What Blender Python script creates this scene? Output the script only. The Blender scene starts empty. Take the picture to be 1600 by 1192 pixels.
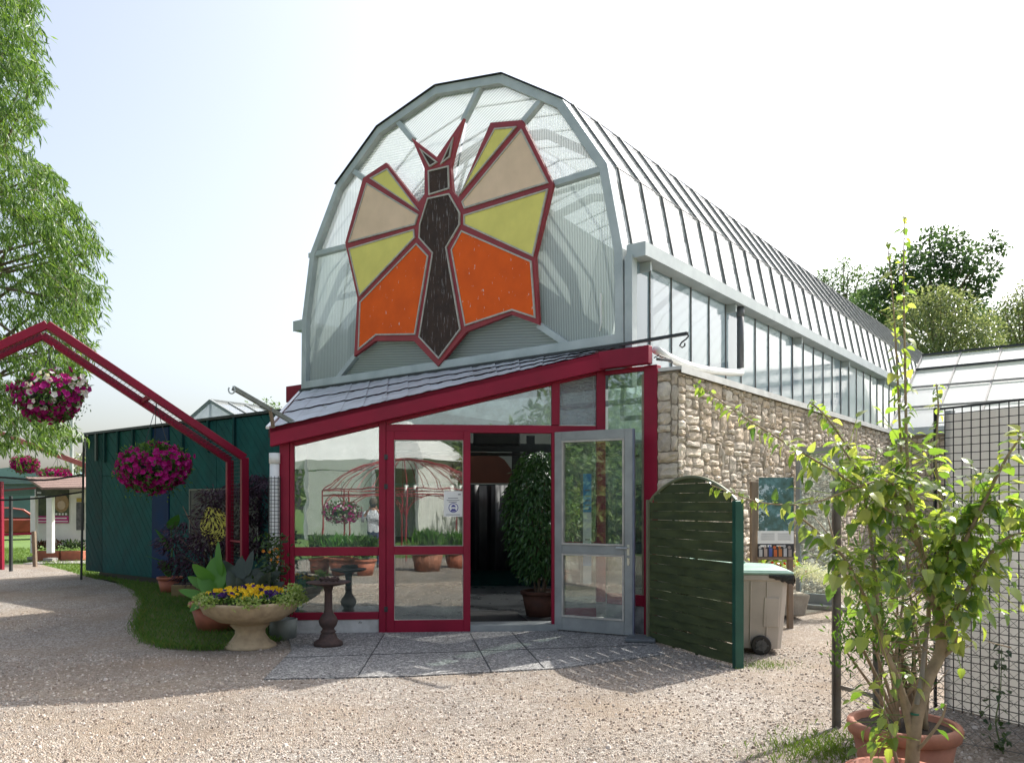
import bpy, math, random
from mathutils import Vector, Matrix
R = random.Random(7)
PI = math.pi
sc = bpy.context.scene
COL = sc.collection
V = Vector
# ------------------------------------------------------------------ camera calibration
FPX, HOR, EYE = 1250.0, 790.0, 1.6
TH = math.radians(38.0)
TX, TY = math.cos(TH), -math.sin(TH)      # along the gable
NX, NY = math.sin(TH), math.cos(TH)       # into the building

def at(px, py, Y):
    return V(((px - 800) / FPX * Y, Y, EYE + (HOR - py) / FPX * Y))
def gr(px, py, z=0.0):
    Y = FPX * (EYE - z) / (py - HOR)
    return V(((px - 800) / FPX * Y, Y, z))

class Frame:
    def __init__(s, o, d, out):
        s.o, s.d, s.out = o, d, out
    def pt(s, u, w, z):
        return V((s.o[0] + u * s.d[0] + w * s.out[0], s.o[1] + u * s.d[1] + w * s.out[1], z))
    def px(s, px, py, w=0.0):
        a = (px - 800) / FPX
        ox, oy = s.o[0] + w * s.out[0], s.o[1] + w * s.out[1]
        k = ox * s.out[0] + oy * s.out[1]
        Y = k / (a * s.out[0] + s.out[1])
        u = (a * Y - ox) * s.d[0] + (Y - oy) * s.d[1]
        return u, EYE + (HOR - py) / FPX * Y

class MB:
    def __init__(s):
        s.v, s.f, s.m = [], [], []
    def add(s, vs, fs, mi=0):
        b = len(s.v)
        s.v += [tuple(p) for p in vs]
        for f in fs:
            s.f.append(tuple(b + i for i in f)); s.m.append(mi)
    def poly(s, pts, mi=0):
        s.add(pts, [tuple(range(len(pts)))], mi)
    def prism(s, pts, vec, mi=0):
        n = len(pts); vec = V(vec)
        s.add(list(pts) + [V(p) + vec for p in pts],
              [tuple(range(n))[::-1], tuple(range(n, 2 * n))] + [(i, (i + 1) % n, n + (i + 1) % n, n + i) for i in range(n)], mi)
    def box8(s, p, mi=0):
        s.add(p, [(0, 3, 2, 1), (4, 5, 6, 7), (0, 1, 5, 4), (1, 2, 6, 5), (2, 3, 7, 6), (3, 0, 4, 7)], mi)
    def box(s, x0, x1, y0, y1, z0, z1, mi=0):
        s.box8([(x0, y0, z0), (x1, y0, z0), (x1, y1, z0), (x0, y1, z0), (x0, y0, z1), (x1, y0, z1), (x1, y1, z1), (x0, y1, z1)], mi)
    def fbox(s, F, u0, u1, w0, w1, z0, z1, mi=0):
        s.box8([F.pt(u0, w1, z0), F.pt(u1, w1, z0), F.pt(u1, w0, z0), F.pt(u0, w0, z0),
                F.pt(u0, w1, z1), F.pt(u1, w1, z1), F.pt(u1, w0, z1), F.pt(u0, w0, z1)], mi)
    def fpoly(s, F, uz, w0, w1, mi=0):
        a = [F.pt(u, w0, z) for u, z in uz]
        s.prism(a, F.pt(0, w1, 0) - F.pt(0, w0, 0), mi)
    def fpx(s, F, x0, x1, y0, y1, w0, w1, mi=0):
        u0, za = F.px(x0, y0); u1, zb = F.px(x1, y0); _, zc = F.px(x0, y1); _, zd = F.px(x1, y1)
        s.fbox(F, u0, u1, w0, w1, (zc + zd) / 2, (za + zb) / 2, mi)
    def bar(s, a, b, w, h, up=(0, 0, 1), mi=0):
        a, b = V(a), V(b); d = (b - a).normalized(); up = V(up)
        if abs(d.dot(up)) > .98: up = V((1, 0, 0))
        x = d.cross(up).normalized() * (w / 2); y = x.cross(d).normalized() * (h / 2)
        s.box8([a - x - y, a + x - y, a + x + y, a - x + y, b - x - y, b + x - y, b + x + y, b - x + y], mi)
    def tube(s, pts, r, n=8, mi=0, cap=True):
        pts = [V(p) for p in pts]; k = len(pts)
        rs = r if isinstance(r, (list, tuple)) else [r] * k
        vs, fs = [], []
        prev = None
        for i, p in enumerate(pts):
            d = (pts[min(i + 1, k - 1)] - pts[max(i - 1, 0)])
            d = d.normalized() if d.length > 1e-9 else V((0, 0, 1))
            if prev is None:
                x = d.cross(V((0, 0, 1)))
                if x.length < .05: x = d.cross(V((1, 0, 0)))
            else:
                x = prev - d * prev.dot(d)
            x = x.normalized(); prev = x; y = d.cross(x)
            for j in range(n):
                a = 2 * PI * j / n
                vs.append(p + (x * math.cos(a) + y * math.sin(a)) * rs[i])
        for i in range(k - 1):
            for j in range(n):
                fs.append((i * n + j, i * n + (j + 1) % n, (i + 1) * n + (j + 1) % n, (i + 1) * n + j))
        if cap:
            fs.append(tuple(range(n))[::-1]); fs.append(tuple((k - 1) * n + j for j in range(n)))
        s.add(vs, fs, mi)
    def lathe(s, prof, c, n=24, mi=0, sx=1, sy=1):
        vs, fs = [], []
        for r, z in prof:
            for j in range(n):
                a = 2 * PI * j / n
                vs.append((c[0] + r * sx * math.cos(a), c[1] + r * sy * math.sin(a), c[2] + z))
        k = len(prof)
        for i in range(k - 1):
            for j in range(n):
                fs.append((i * n + j, i * n + (j + 1) % n, (i + 1) * n + (j + 1) % n, (i + 1) * n + j))
        fs.append(tuple(range(n))[::-1]); fs.append(tuple((k - 1) * n + j for j in range(n)))
        s.add(vs, fs, mi)
    def blob(s, c, rx, ry, rz, nu=10, nv=6, jit=0.0, mi=0):
        vs, fs = [], []
        for i in range(nv + 1):
            t = PI * i / nv
            for j in range(nu):
                a = 2 * PI * j / nu; q = 1 + R.uniform(-jit, jit)
                vs.append((c[0] + rx * q * math.sin(t) * math.cos(a), c[1] + ry * q * math.sin(t) * math.sin(a), c[2] + rz * q * math.cos(t)))
        for i in range(nv):
            for j in range(nu):
                fs.append((i * nu + j, (i + 1) * nu + j, (i + 1) * nu + (j + 1) % nu, i * nu + (j + 1) % nu))
        s.add(vs, fs, mi)
    def leaf(s, p, d, n, L, W, fold=.25, mi=0):
        d = d.normalized(); side = d.cross(n)
        if side.length < 1e-4: side = d.cross(V((.3, .5, .8)))
        side = side.normalized(); n = side.cross(d)
        m = p + d * (L * .45) - n * (W * fold * .5)
        s.add([p, m + side * (W / 2) + n * (W * fold), p + d * L, m - side * (W / 2) + n * (W * fold), m],
              [(0, 4, 1), (1, 4, 2), (0, 3, 4), (3, 2, 4)], mi)
    def bigleaf(s, p, d, n, L, W, droop=.25, cup=.12, k=6, mi=0, teeth=0.0, shape=0.42, pw=.8):
        d = d.normalized(); side = d.cross(n)
        if side.length < 1e-4: side = d.cross(V((.3, .5, .8)))
        side = side.normalized(); n = side.cross(d)
        vs, fs = [], []
        for i in range(k + 1):
            t = i / k
            w = W / 2 * (math.sin(PI * t ** shape) ** pw if 0 < t < 1 else 0.0)
            if teeth and 0 < t < 1: w *= 1 + (teeth if i % 2 else -teeth)
            c = p + d * (L * t) - n * (L * droop * t * t)
            vs += [c - side * w + n * (cup * w), c, c + side * w + n * (cup * w)]
        for i in range(k):
            a = 3 * i; fs += [(a, a + 1, a + 4, a + 3), (a + 1, a + 2, a + 5, a + 4)]
        s.add(vs, fs, mi)
    def build(s, name, mats, parent=None, smooth=False, bevel=0.0, world=True):
        me = bpy.data.meshes.new(name)
        off = V((0, 0, 0))
        if parent is not None and world:
            q = parent
            while q is not None:
                off = off + q.location; q = q.parent
        me.from_pydata([(x - off.x, y - off.y, z - off.z) for x, y, z in s.v], [], s.f)
        if not isinstance(mats, (list, tuple)): mats = [mats]
        for m in mats: me.materials.append(m)
        if len(mats) > 1: me.polygons.foreach_set('material_index', s.m)
        if smooth: me.polygons.foreach_set('use_smooth', [True] * len(me.polygons))
        me.update()
        o = bpy.data.objects.new(name, me); COL.objects.link(o)
        if parent is not None: o.parent = parent
        if bevel:
            b = o.modifiers.new('bevel', 'BEVEL'); b.width = bevel; b.segments = 1; b.limit_method = 'ANGLE'; b.angle_limit = .6
        return o

def tag(o, label, cat, group=None, kind=None):
    if label: o['label'] = label
    if cat: o['category'] = cat
    if group: o['group'] = group
    if kind: o['kind'] = kind
    return o
def thing(name, label, cat, loc=(0, 0, 0), group=None):
    o = bpy.data.objects.new(name, None); COL.objects.link(o); o.empty_display_size = .2
    o.location = loc
    return tag(o, label, cat, group)
def dup(o, parent=None, loc=None):
    c = o.copy(); COL.objects.link(c)
    if parent is not None: c.parent = parent
    if loc is not None: c.location = loc
    for ch in list(o.children): dup(ch, c)
    return c

# ------------------------------------------------------------------ materials
def newmat(name):
    m = bpy.data.materials.new(name); m.use_nodes = True
    nt = m.node_tree; nt.nodes.clear()
    out = nt.nodes.new('ShaderNodeOutputMaterial')
    return m, nt, out
def N(nt, t, **kw):
    n = nt.nodes.new(t)
    for k, v in kw.items():
        if k in n.inputs: n.inputs[k].default_value = v
        else: setattr(n, k, v)
    return n
def rgba(c): return (c[0], c[1], c[2], 1)
def ramp(nt, fac, stops, interp='LINEAR'):
    r = N(nt, 'ShaderNodeValToRGB'); r.color_ramp.interpolation = interp
    e = r.color_ramp.elements
    while len(e) < len(stops): e.new(.5)
    for i, (p, c) in enumerate(stops):
        e[i].position = p; e[i].color = rgba(c)
    nt.links.new(fac, r.inputs[0])
    return r.outputs[0]
def pos(nt, scale=(1, 1, 1)):
    g = N(nt, 'ShaderNodeNewGeometry')
    if scale == (1, 1, 1): return g.outputs['Position']
    m = N(nt, 'ShaderNodeVectorMath', operation='MULTIPLY'); m.inputs[1].default_value = scale
    nt.links.new(g.outputs['Position'], m.inputs[0]); return m.outputs[0]
def noise(nt, scale, detail=4, vec=None, rough=.55):
    n = N(nt, 'ShaderNodeTexNoise', Scale=scale, Detail=detail, Roughness=rough)
    nt.links.new(vec if vec is not None else pos(nt), n.inputs['Vector'])
    return n.outputs['Fac']
def bump(nt, h, strength, dist=.01):
    b = N(nt, 'ShaderNodeBump', Strength=strength, Distance=dist)
    nt.links.new(h, b.inputs['Height']); return b.outputs[0]
def mixc(nt, fac, a, b):
    m = N(nt, 'ShaderNodeMix', data_type='RGBA')
    if isinstance(fac, (int, float)): m.inputs[0].default_value = fac
    else: nt.links.new(fac, m.inputs[0])
    for i, x in ((6, a), (7, b)):
        if isinstance(x, (tuple, list)): m.inputs[i].default_value = rgba(x)
        else: nt.links.new(x, m.inputs[i])
    return m.outputs[2]
def pm(name, c1, c2=None, scale=6, rough=.5, metal=0.0, bmp=0.0, bscale=60, chips=None, chipcol=(.7, .68, .62), stretch=(1, 1, 1), spec=.5):
    """painted / plain surface with blotchy tone, fine bump and optional chipped flecks"""
    m, nt, out = newmat(name)
    p = N(nt, 'ShaderNodeBsdfPrincipled', Roughness=rough, Metallic=metal)
    p.inputs['Specular IOR Level'].default_value = spec
    c2 = c2 or tuple(x * .72 for x in c1)
    n1 = noise(nt, scale, 5, pos(nt, stretch))
    col = ramp(nt, n1, [(.32, c2), (.66, c1)])
    if chips:
        n2 = noise(nt, chips[0], 6, pos(nt, chips[2] if len(chips) > 2 else (1, 1, 1)), .7)
        f = ramp(nt, n2, [(chips[1], (0, 0, 0)), (chips[1] + .02, (1, 1, 1))])
        col = mixc(nt, f, col, chipcol)
    nt.links.new(col, p.inputs['Base Color'])
    rr = N(nt, 'ShaderNodeMapRange'); rr.inputs[3].default_value = max(.05, rough - .12); rr.inputs[4].default_value = min(1, rough + .12)
    nt.links.new(n1, rr.inputs[0]); nt.links.new(rr.outputs[0], p.inputs['Roughness'])
    if bmp: nt.links.new(bump(nt, noise(nt, bscale, 5, pos(nt, stretch)), bmp), p.inputs['Normal'])
    nt.links.new(p.outputs[0], out.inputs[0])
    return m
def leafm(name, cols, trans=.45, rough=.45, spec=.4, tcol=1.25):
    m, nt, out = newmat(name)
    g = N(nt, 'ShaderNodeNewGeometry')
    k = len(cols)
    col = ramp(nt, g.outputs['Random Per Island'], [(i / max(1, k - 1), c) for i, c in enumerate(cols)])
    p = N(nt, 'ShaderNodeBsdfPrincipled', Roughness=rough); p.inputs['Specular IOR Level'].default_value = spec
    nt.links.new(col, p.inputs['Base Color'])
    t = N(nt, 'ShaderNodeBsdfTranslucent')
    tc = N(nt, 'ShaderNodeVectorMath', operation='MULTIPLY'); tc.inputs[1].default_value = (tcol * 1.15, tcol * 1.1, tcol * .55)
    nt.links.new(col, tc.inputs[0]); nt.links.new(tc.outputs[0], t.inputs['Color'])
    mx = N(nt, 'ShaderNodeMixShader'); mx.inputs[0].default_value = trans
    nt.links.new(p.outputs[0], mx.inputs[1]); nt.links.new(t.outputs[0], mx.inputs[2])
    nt.links.new(mx.outputs[0], out.inputs[0])
    return m
def glassm(name, tint=(.9, .95, .93), refl=.15, dirt=.04, rough=0.0, wav=.02, dcol=(.6, .65, .62)):
    m, nt, out = newmat(name)
    lw = N(nt, 'ShaderNodeLayerWeight', Blend=.5)
    pw = N(nt, 'ShaderNodeMath', operation='POWER'); pw.inputs[1].default_value = 4
    nt.links.new(lw.outputs['Facing'], pw.inputs[0])
    mr = N(nt, 'ShaderNodeMapRange'); mr.inputs[3].default_value = refl; mr.inputs[4].default_value = 1
    nt.links.new(pw.outputs[0], mr.inputs[0])
    tr = N(nt, 'ShaderNodeBsdfTransparent'); tr.inputs[0].default_value = rgba(tint)
    gl = N(nt, 'ShaderNodeBsdfGlossy', Roughness=rough); gl.inputs['Color'].default_value = (.95, .97, .96, 1)
    if wav: nt.links.new(bump(nt, noise(nt, 1.7, 2), wav, .05), gl.inputs['Normal'])
    mx = N(nt, 'ShaderNodeMixShader')
    nt.links.new(mr.outputs[0], mx.inputs[0]); nt.links.new(tr.outputs[0], mx.inputs[1]); nt.links.new(gl.outputs[0], mx.inputs[2])
    df = N(nt, 'ShaderNodeBsdfDiffuse'); df.inputs[0].default_value = rgba(dcol)
    dn = ramp(nt, noise(nt, 5, 6, None, .7), [(.35, (dirt * .3,) * 3), (.75, (dirt * 1.8,) * 3)])
    m2 = N(nt, 'ShaderNodeMixShader'); nt.links.new(dn, m2.inputs[0])
    nt.links.new(mx.outputs[0], m2.inputs[1]); nt.links.new(df.outputs[0], m2.inputs[2])
    nt.links.new(m2.outputs[0], out.inputs[0])
    return m
def ribm(name, axis, freq=55, clear=.5, dcol=(.84, .88, .87), tcol=(.9, .94, .93)):
    """ribbed twin-wall sheet: clear, milky and glossy in narrow ribs along one direction (a world vector across the ribs)"""
    m, nt, out = newmat(name)
    d = N(nt, 'ShaderNodeVectorMath', operation='DOT_PRODUCT'); d.inputs[1].default_value = axis
    nt.links.new(pos(nt), d.inputs[0])
    wob = noise(nt, 2.2, 3)
    ad = N(nt, 'ShaderNodeMath', operation='MULTIPLY_ADD'); ad.inputs[1].default_value = .02; nt.links.new(wob, ad.inputs[0]); nt.links.new(d.outputs['Value'], ad.inputs[2])
    mu = N(nt, 'ShaderNodeMath', operation='MULTIPLY'); mu.inputs[1].default_value = freq * 2 * PI / 6.0
    nt.links.new(ad.outputs[0], mu.inputs[0])
    sn = N(nt, 'ShaderNodeMath', operation='SINE'); nt.links.new(mu.outputs[0], sn.inputs[0])
    mr = N(nt, 'ShaderNodeMapRange'); mr.inputs[1].default_value = -1; mr.inputs[2].default_value = 1
    mr.inputs[3].default_value = max(.02, clear - .17); mr.inputs[4].default_value = min(.95, clear + .17)
    nt.links.new(sn.outputs[0], mr.inputs[0])
    tr = N(nt, 'ShaderNodeBsdfTransparent'); tr.inputs[0].default_value = rgba(tcol)
    df = N(nt, 'ShaderNodeBsdfDiffuse'); df.inputs[0].default_value = rgba(dcol)
    tl = N(nt, 'ShaderNodeBsdfTranslucent'); tl.inputs[0].default_value = rgba(dcol)
    a = N(nt, 'ShaderNodeMixShader'); a.inputs[0].default_value = .65
    nt.links.new(df.outputs[0], a.inputs[1]); nt.links.new(tl.outputs[0], a.inputs[2])
    b = N(nt, 'ShaderNodeMixShader'); nt.links.new(mr.outputs[0], b.inputs[0])
    nt.links.new(a.outputs[0], b.inputs[1]); nt.links.new(tr.outputs[0], b.inputs[2])
    gl = N(nt, 'ShaderNodeBsdfGlossy', Roughness=.18)
    nt.links.new(bump(nt, sn.outputs[0], .5, .01), gl.inputs['Normal'])
    c = N(nt, 'ShaderNodeMixShader'); c.inputs[0].default_value = .14
    nt.links.new(b.outputs[0], c.inputs[1]); nt.links.new(gl.outputs[0], c.inputs[2])
    nt.links.new(c.outputs[0], out.inputs[0])
    return m
def gravelm(name, cols, scale=75, bs=.8, mud=None, dist=.02):
    m, nt, out = newmat(name)
    p = N(nt, 'ShaderNodeBsdfPrincipled', Roughness=.85); p.inputs['Specular IOR Level'].default_value = .25
    vo = N(nt, 'ShaderNodeTexVoronoi', Scale=scale); nt.links.new(pos(nt), vo.inputs['Vector'])
    sx = N(nt, 'ShaderNodeSeparateColor'); nt.links.new(vo.outputs['Color'], sx.inputs[0])
    col = ramp(nt, sx.outputs[0], [(i / (len(cols) - 1), c) for i, c in enumerate(cols)])
    v2 = N(nt, 'ShaderNodeTexVoronoi', Scale=scale * .42); nt.links.new(pos(nt), v2.inputs['Vector'])
    s2 = N(nt, 'ShaderNodeSeparateColor'); nt.links.new(v2.outputs['Color'], s2.inputs[0])
    big = ramp(nt, s2.outputs[1], [(.8, (.0,) * 3), (.86, (1,) * 3)])
    col = mixc(nt, big, col, ramp(nt, s2.outputs[0], [(0, cols[1]), (1, cols[-1])]))
    if mud:
        f = ramp(nt, noise(nt, .45, 5, None, .65), [(.42, (0,) * 3), (.68, (.75,) * 3)])
        col = mixc(nt, f, col, mud)
    n3 = ramp(nt, noise(nt, .8, 7, pos(nt, (1, .45, 1)), .62), [(.3, (.74, .735, .73)), (.5, (.98,) * 3), (.72, (1.12,) * 3)])
    mm = N(nt, 'ShaderNodeMix', data_type='RGBA', blend_type='MULTIPLY'); mm.inputs[0].default_value = 1
    nt.links.new(col, mm.inputs[6]); nt.links.new(n3, mm.inputs[7])
    nt.links.new(mm.outputs[2], p.inputs['Base Color'])
    h = N(nt, 'ShaderNodeMath', operation='SUBTRACT'); h.inputs[0].default_value = 1; nt.links.new(vo.outputs['Distance'], h.inputs[1])
    b1 = N(nt, 'ShaderNodeBump', Strength=bs, Distance=dist); nt.links.new(h.outputs[0], b1.inputs['Height'])
    nt.links.new(b1.outputs[0], p.inputs['Normal'])
    nt.links.new(p.outputs[0], out.inputs[0])
    return m

RED = pm('red_paint', (.30, .010, .040), (.215, .008, .030), 1.8, .42, bmp=.06, bscale=40, chips=(13, .735), chipcol=(.36, .20, .20), spec=.25)
REDB = pm('faded_red_paint', (.33, .035, .045), (.25, .02, .03), 4, .5)
GALV = pm('galvanised_steel', (.50, .55, .56), (.38, .43, .44), 3, .5, .15, .05)
GALVD = pm('dull_grey_steel', (.33, .35, .35), (.23, .25, .25), 4, .5, .1, .08)
DARKM = pm('dark_metal', (.045, .05, .055), (.03, .033, .036), 8, .5, .3)
BARM = pm('glazing_bar_grey', (.22, .225, .225), (.14, .145, .145), 6, .5, .3)
BEAD = pm('putty_bead', (.52, .50, .45), (.38, .36, .33), 12, .7)
ORANGE = pm('orange_paint', (.86, .128, .014), (.72, .10, .011), 2.5, .6, spec=.2, chips=(20, .645, (1, 1, .38)))
YELLOW = pm('yellow_paint', (.82, .73, .18), (.73, .65, .15), 3, .5, chips=(30, .78))
PEACH = pm('peach_paint', (.84, .61, .43), (.75, .54, .37), 3, .5, chips=(30, .80))
BROWNB = pm('dark_brown_weathered', (.064, .038, .030), (.042, .026, .022), 8, .6, spec=.2, chips=(20, .60, (2.2, 2.2, .2)), chipcol=(.24, .21, .21))
WHITEP = pm('white_plastic', (.80, .80, .78), (.70, .70, .68), 5, .35)
WHITEW = pm('white_render', (.78, .78, .75), (.66, .66, .63), 2, .7, bmp=.1)
BLACKP = pm('black_plastic', (.012, .012, .013), (.008, .008, .009), 8, .4)
TERRA = pm('terracotta', (.42, .135, .075), (.30, .095, .055), 8, .7, bmp=.08)
TERRA2 = pm('pale_terracotta', (.40, .17, .105), (.29, .12, .075), 8, .7, bmp=.08)
SOIL = pm('potting_soil', (.06, .042, .03), (.03, .022, .016), 40, .95, bmp=.6)
CONC = pm('concrete', (.36, .35, .32), (.24, .235, .215), 7, .85, bmp=.25)
PLINTH = pm('flaking_white_plinth', (.62, .62, .60), (.42, .42, .40), 6, .8, bmp=.3, chips=(5, .62), chipcol=(.20, .20, .17))
SANDST = pm('sandstone_cast', (.52, .40, .25), (.36, .27, .17), 9, .85, bmp=.25)
IRON = pm('rusty_iron', (.085, .05, .042), (.045, .03, .028), 18, .8, bmp=.3)
GWALL = pm('dark_green_board', (.012, .098, .092), (.008, .064, .064), 4, .65, spec=.15, stretch=(1, 1, .6), chips=(22, .74, (1, 1, .5)), chipcol=(.10, .20, .19))
GWALL2 = pm('darker_green_board', (.009, .062, .060), (.006, .042, .042), 4, .65, spec=.15)
BLUEW = pm('blue_board', (.006, .032, .10), (.004, .022, .07), 4, .6, spec=.15)
SCRN = pm('stained_green_wood', (.060, .080, .026), (.030, .045, .016), 7, .65, bmp=.2, stretch=(.5, .5, 3), chips=(26, .74), chipcol=(.10, .12, .05))
WOOD = pm('weathered_wood', (.27, .20, .14), (.17, .125, .09), 6, .75, bmp=.2, stretch=(3, 3, .4))
BARK = pm('grey_brown_bark', (.20, .15, .10), (.11, .085, .06), 14, .85, bmp=.5, stretch=(1, 1, .3))
STEMM = pm('pale_stem_bark', (.34, .26, .17), (.22, .165, .105), 16, .8, bmp=.3)
GSTEM = pm('green_stem', (.10, .16, .04), (.07, .11, .03), 10, .6)
MORTAR = pm('lime_mortar', (.30, .25, .19), (.20, .165, .125), 10, .95, bmp=.5)
GLASS = glassm('window_glass', (.86, .92, .90), .24, .05)
GLASSD = glassm('door_glass', (.90, .94, .92), .16, .04)
SKYGL = None
ROOFGL = None
# ------------------------------------------------------------------ roof glass, stone, gravel, leaves
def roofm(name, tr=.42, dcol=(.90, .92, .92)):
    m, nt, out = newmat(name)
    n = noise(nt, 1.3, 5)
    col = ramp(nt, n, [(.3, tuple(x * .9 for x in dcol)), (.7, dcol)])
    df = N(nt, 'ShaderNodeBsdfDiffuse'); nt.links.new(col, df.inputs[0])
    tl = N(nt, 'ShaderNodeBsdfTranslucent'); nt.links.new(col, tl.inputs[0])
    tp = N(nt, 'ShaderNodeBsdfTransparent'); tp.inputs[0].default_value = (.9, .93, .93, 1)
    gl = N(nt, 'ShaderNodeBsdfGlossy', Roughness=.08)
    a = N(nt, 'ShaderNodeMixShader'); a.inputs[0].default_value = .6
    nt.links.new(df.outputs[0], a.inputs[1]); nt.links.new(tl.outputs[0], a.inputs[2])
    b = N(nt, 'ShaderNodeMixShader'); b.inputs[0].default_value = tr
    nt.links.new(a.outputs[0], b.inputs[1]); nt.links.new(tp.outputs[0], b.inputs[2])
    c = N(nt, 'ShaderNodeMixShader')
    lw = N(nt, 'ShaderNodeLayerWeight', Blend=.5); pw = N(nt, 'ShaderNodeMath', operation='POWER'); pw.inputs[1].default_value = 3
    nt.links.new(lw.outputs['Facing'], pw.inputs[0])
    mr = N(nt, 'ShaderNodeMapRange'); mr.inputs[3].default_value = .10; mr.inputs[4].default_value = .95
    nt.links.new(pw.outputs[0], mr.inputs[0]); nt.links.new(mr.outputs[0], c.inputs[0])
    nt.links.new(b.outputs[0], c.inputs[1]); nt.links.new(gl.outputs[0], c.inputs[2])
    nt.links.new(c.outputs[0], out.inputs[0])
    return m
ROOFGL = roofm('glare_white_roof_glass')  # glare of the sky on the panes is put into this white colour
SKYGL = roofm('frosted_sky_tint_glass', .25, (.50, .66, .76))  # frosted panes; the blue of the reflected sky is put into their colour
def stonem():
    m, nt, out = newmat('rubble_stone')
    p = N(nt, 'ShaderNodeBsdfPrincipled', Roughness=.9); p.inputs['Specular IOR Level'].default_value = .2
    g = N(nt, 'ShaderNodeNewGeometry')
    c = ramp(nt, g.outputs['Random Per Island'], [(0, (.56, .47, .37)), (.3, (.68, .59, .48)), (.55, (.50, .44, .37)), (.75, (.63, .51, .38)), (1, (.76, .69, .59))])
    n = ramp(nt, noise(nt, 11, 6, None, .65), [(.25, (.62,) * 3), (.7, (1.1,) * 3)])
    mm = N(nt, 'ShaderNodeMix', data_type='RGBA', blend_type='MULTIPLY'); mm.inputs[0].default_value = 1
    nt.links.new(c, mm.inputs[6]); nt.links.new(n, mm.inputs[7])
    nt.links.new(mm.outputs[2], p.inputs['Base Color'])
    nt.links.new(bump(nt, noise(nt, 38, 6, None, .65), .7, .02), p.inputs['Normal'])
    nt.links.new(p.outputs[0], out.inputs[0]); return m
STONE = stonem()
GRAVEL = gravelm('pinkish_gravel', [(.12, .10, .09), (.28, .24, .20), (.375, .325, .275), (.455, .40, .345), (.66, .61, .55)], 84, 1.0, (.36, .27, .185))
AGGR = gravelm('exposed_aggregate', [(.09, .09, .09), (.19, .185, .18), (.28, .27, .26), (.56, .55, .52)], 85, .6)
LAWN = pm('lawn_soil', (.07, .13, .025), (.15, .125, .06), 3, .95, bmp=.8, bscale=120)
MEADOW = pm('sunny_grass', (.12, .20, .035), (.085, .15, .03), 1.2, .95, bmp=.8, bscale=60)
GRASSL = leafm('grass_blade', [(.055, .13, .018), (.08, .19, .03), (.12, .22, .04), (.19, .19, .06)], .35, .6)
WILLOWL = leafm('willow_leaf', [(0.054, 0.116, 0.028), (0.093, 0.178, 0.040), (0.139, 0.248, 0.054), (0.202, 0.310, 0.078)], .42, .4)
MAPLEL = leafm('hazed_tree_leaf', [(.045, .095, .055), (.075, .135, .075), (.11, .175, .09)], .4, .45)  # distance haze painted into the leaves as a lighter, bluer green
GREYL = leafm('grey_green_leaf', [(.10, .14, .075), (.16, .21, .11), (.24, .28, .17), (.36, .39, .28)], .4, .35, .7)
PALEL = leafm('pale_tree_leaf', [(0.091, 0.156, 0.078), (0.130, 0.208, 0.104), (0.182, 0.260, 0.143)], .4, .5)  # leaf colour lightened to carry the far haze and glare
PURPL = leafm('purple_maple_leaf', [(0.034, 0.016, 0.034), (0.058, 0.023, 0.052), (0.098, 0.039, 0.078)], .3, .45, tcol=.8)
SHRUBL = leafm('shrub_leaf', [(.055, .12, .025), (.11, .19, .035), (.17, .27, .05), (.25, .33, .075), (.34, .38, .12), (.12, .19, .06)], .54, .28, 1.0, 1.75)
OLEANL = leafm('narrow_dark_leaf', [(0.026, 0.058, 0.023), (0.046, 0.091, 0.029), (0.078, 0.143, 0.039)], .3, .35)
FERNL = leafm('feathery_leaf', [(.07, .16, .025), (.12, .24, .035)], .45, .5)
CANNAL = leafm('canna_leaf', [(.06, .19, .025), (.09, .25, .04), (.13, .28, .05)], .4, .3)
CANNAD = leafm('bronze_canna_leaf', [(0.029, 0.052, 0.034), (0.042, 0.065, 0.044), (0.058, 0.047, 0.052)], .2, .3)
FICUSL = leafm('ficus_leaf', [(0.036, 0.099, 0.036), (0.063, 0.153, 0.054), (0.099, 0.216, 0.072)], .25, .22, .7)
FOLI = leafm('basket_foliage', [(.04, .10, .02), (.07, .15, .03), (.11, .21, .05)], .4, .5)
LIMEF = leafm('lime_foliage', [(.22, .34, .07), (.32, .42, .12), (.42, .48, .22)], .35, .6)
SILVERF = leafm('silver_foliage', [(.50, .54, .47), (.66, .69, .62), (.78, .79, .74)], .25, .7)
MAGENTA = leafm('magenta_petal', [(.28, .004, .13), (.40, .008, .20), (.52, .012, .27)], .3, .5, .3, .9)
WHITEF = leafm('white_petal', [(.70, .66, .68), (.80, .78, .78)], .3, .6, .3, 1)
YELLOWF = leafm('yellow_petal', [(.75, .46, .01), (.82, .58, .02)], .25, .6, .3, 1)
VIOLETF = leafm('violet_petal', [(.045, .012, .12), (.07, .018, .17), (.03, .01, .07)], .2, .6, .3, 1)
REDF = leafm('red_petal', [(.50, .02, .01), (.62, .05, .02)], .25, .6, .3, 1)

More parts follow.
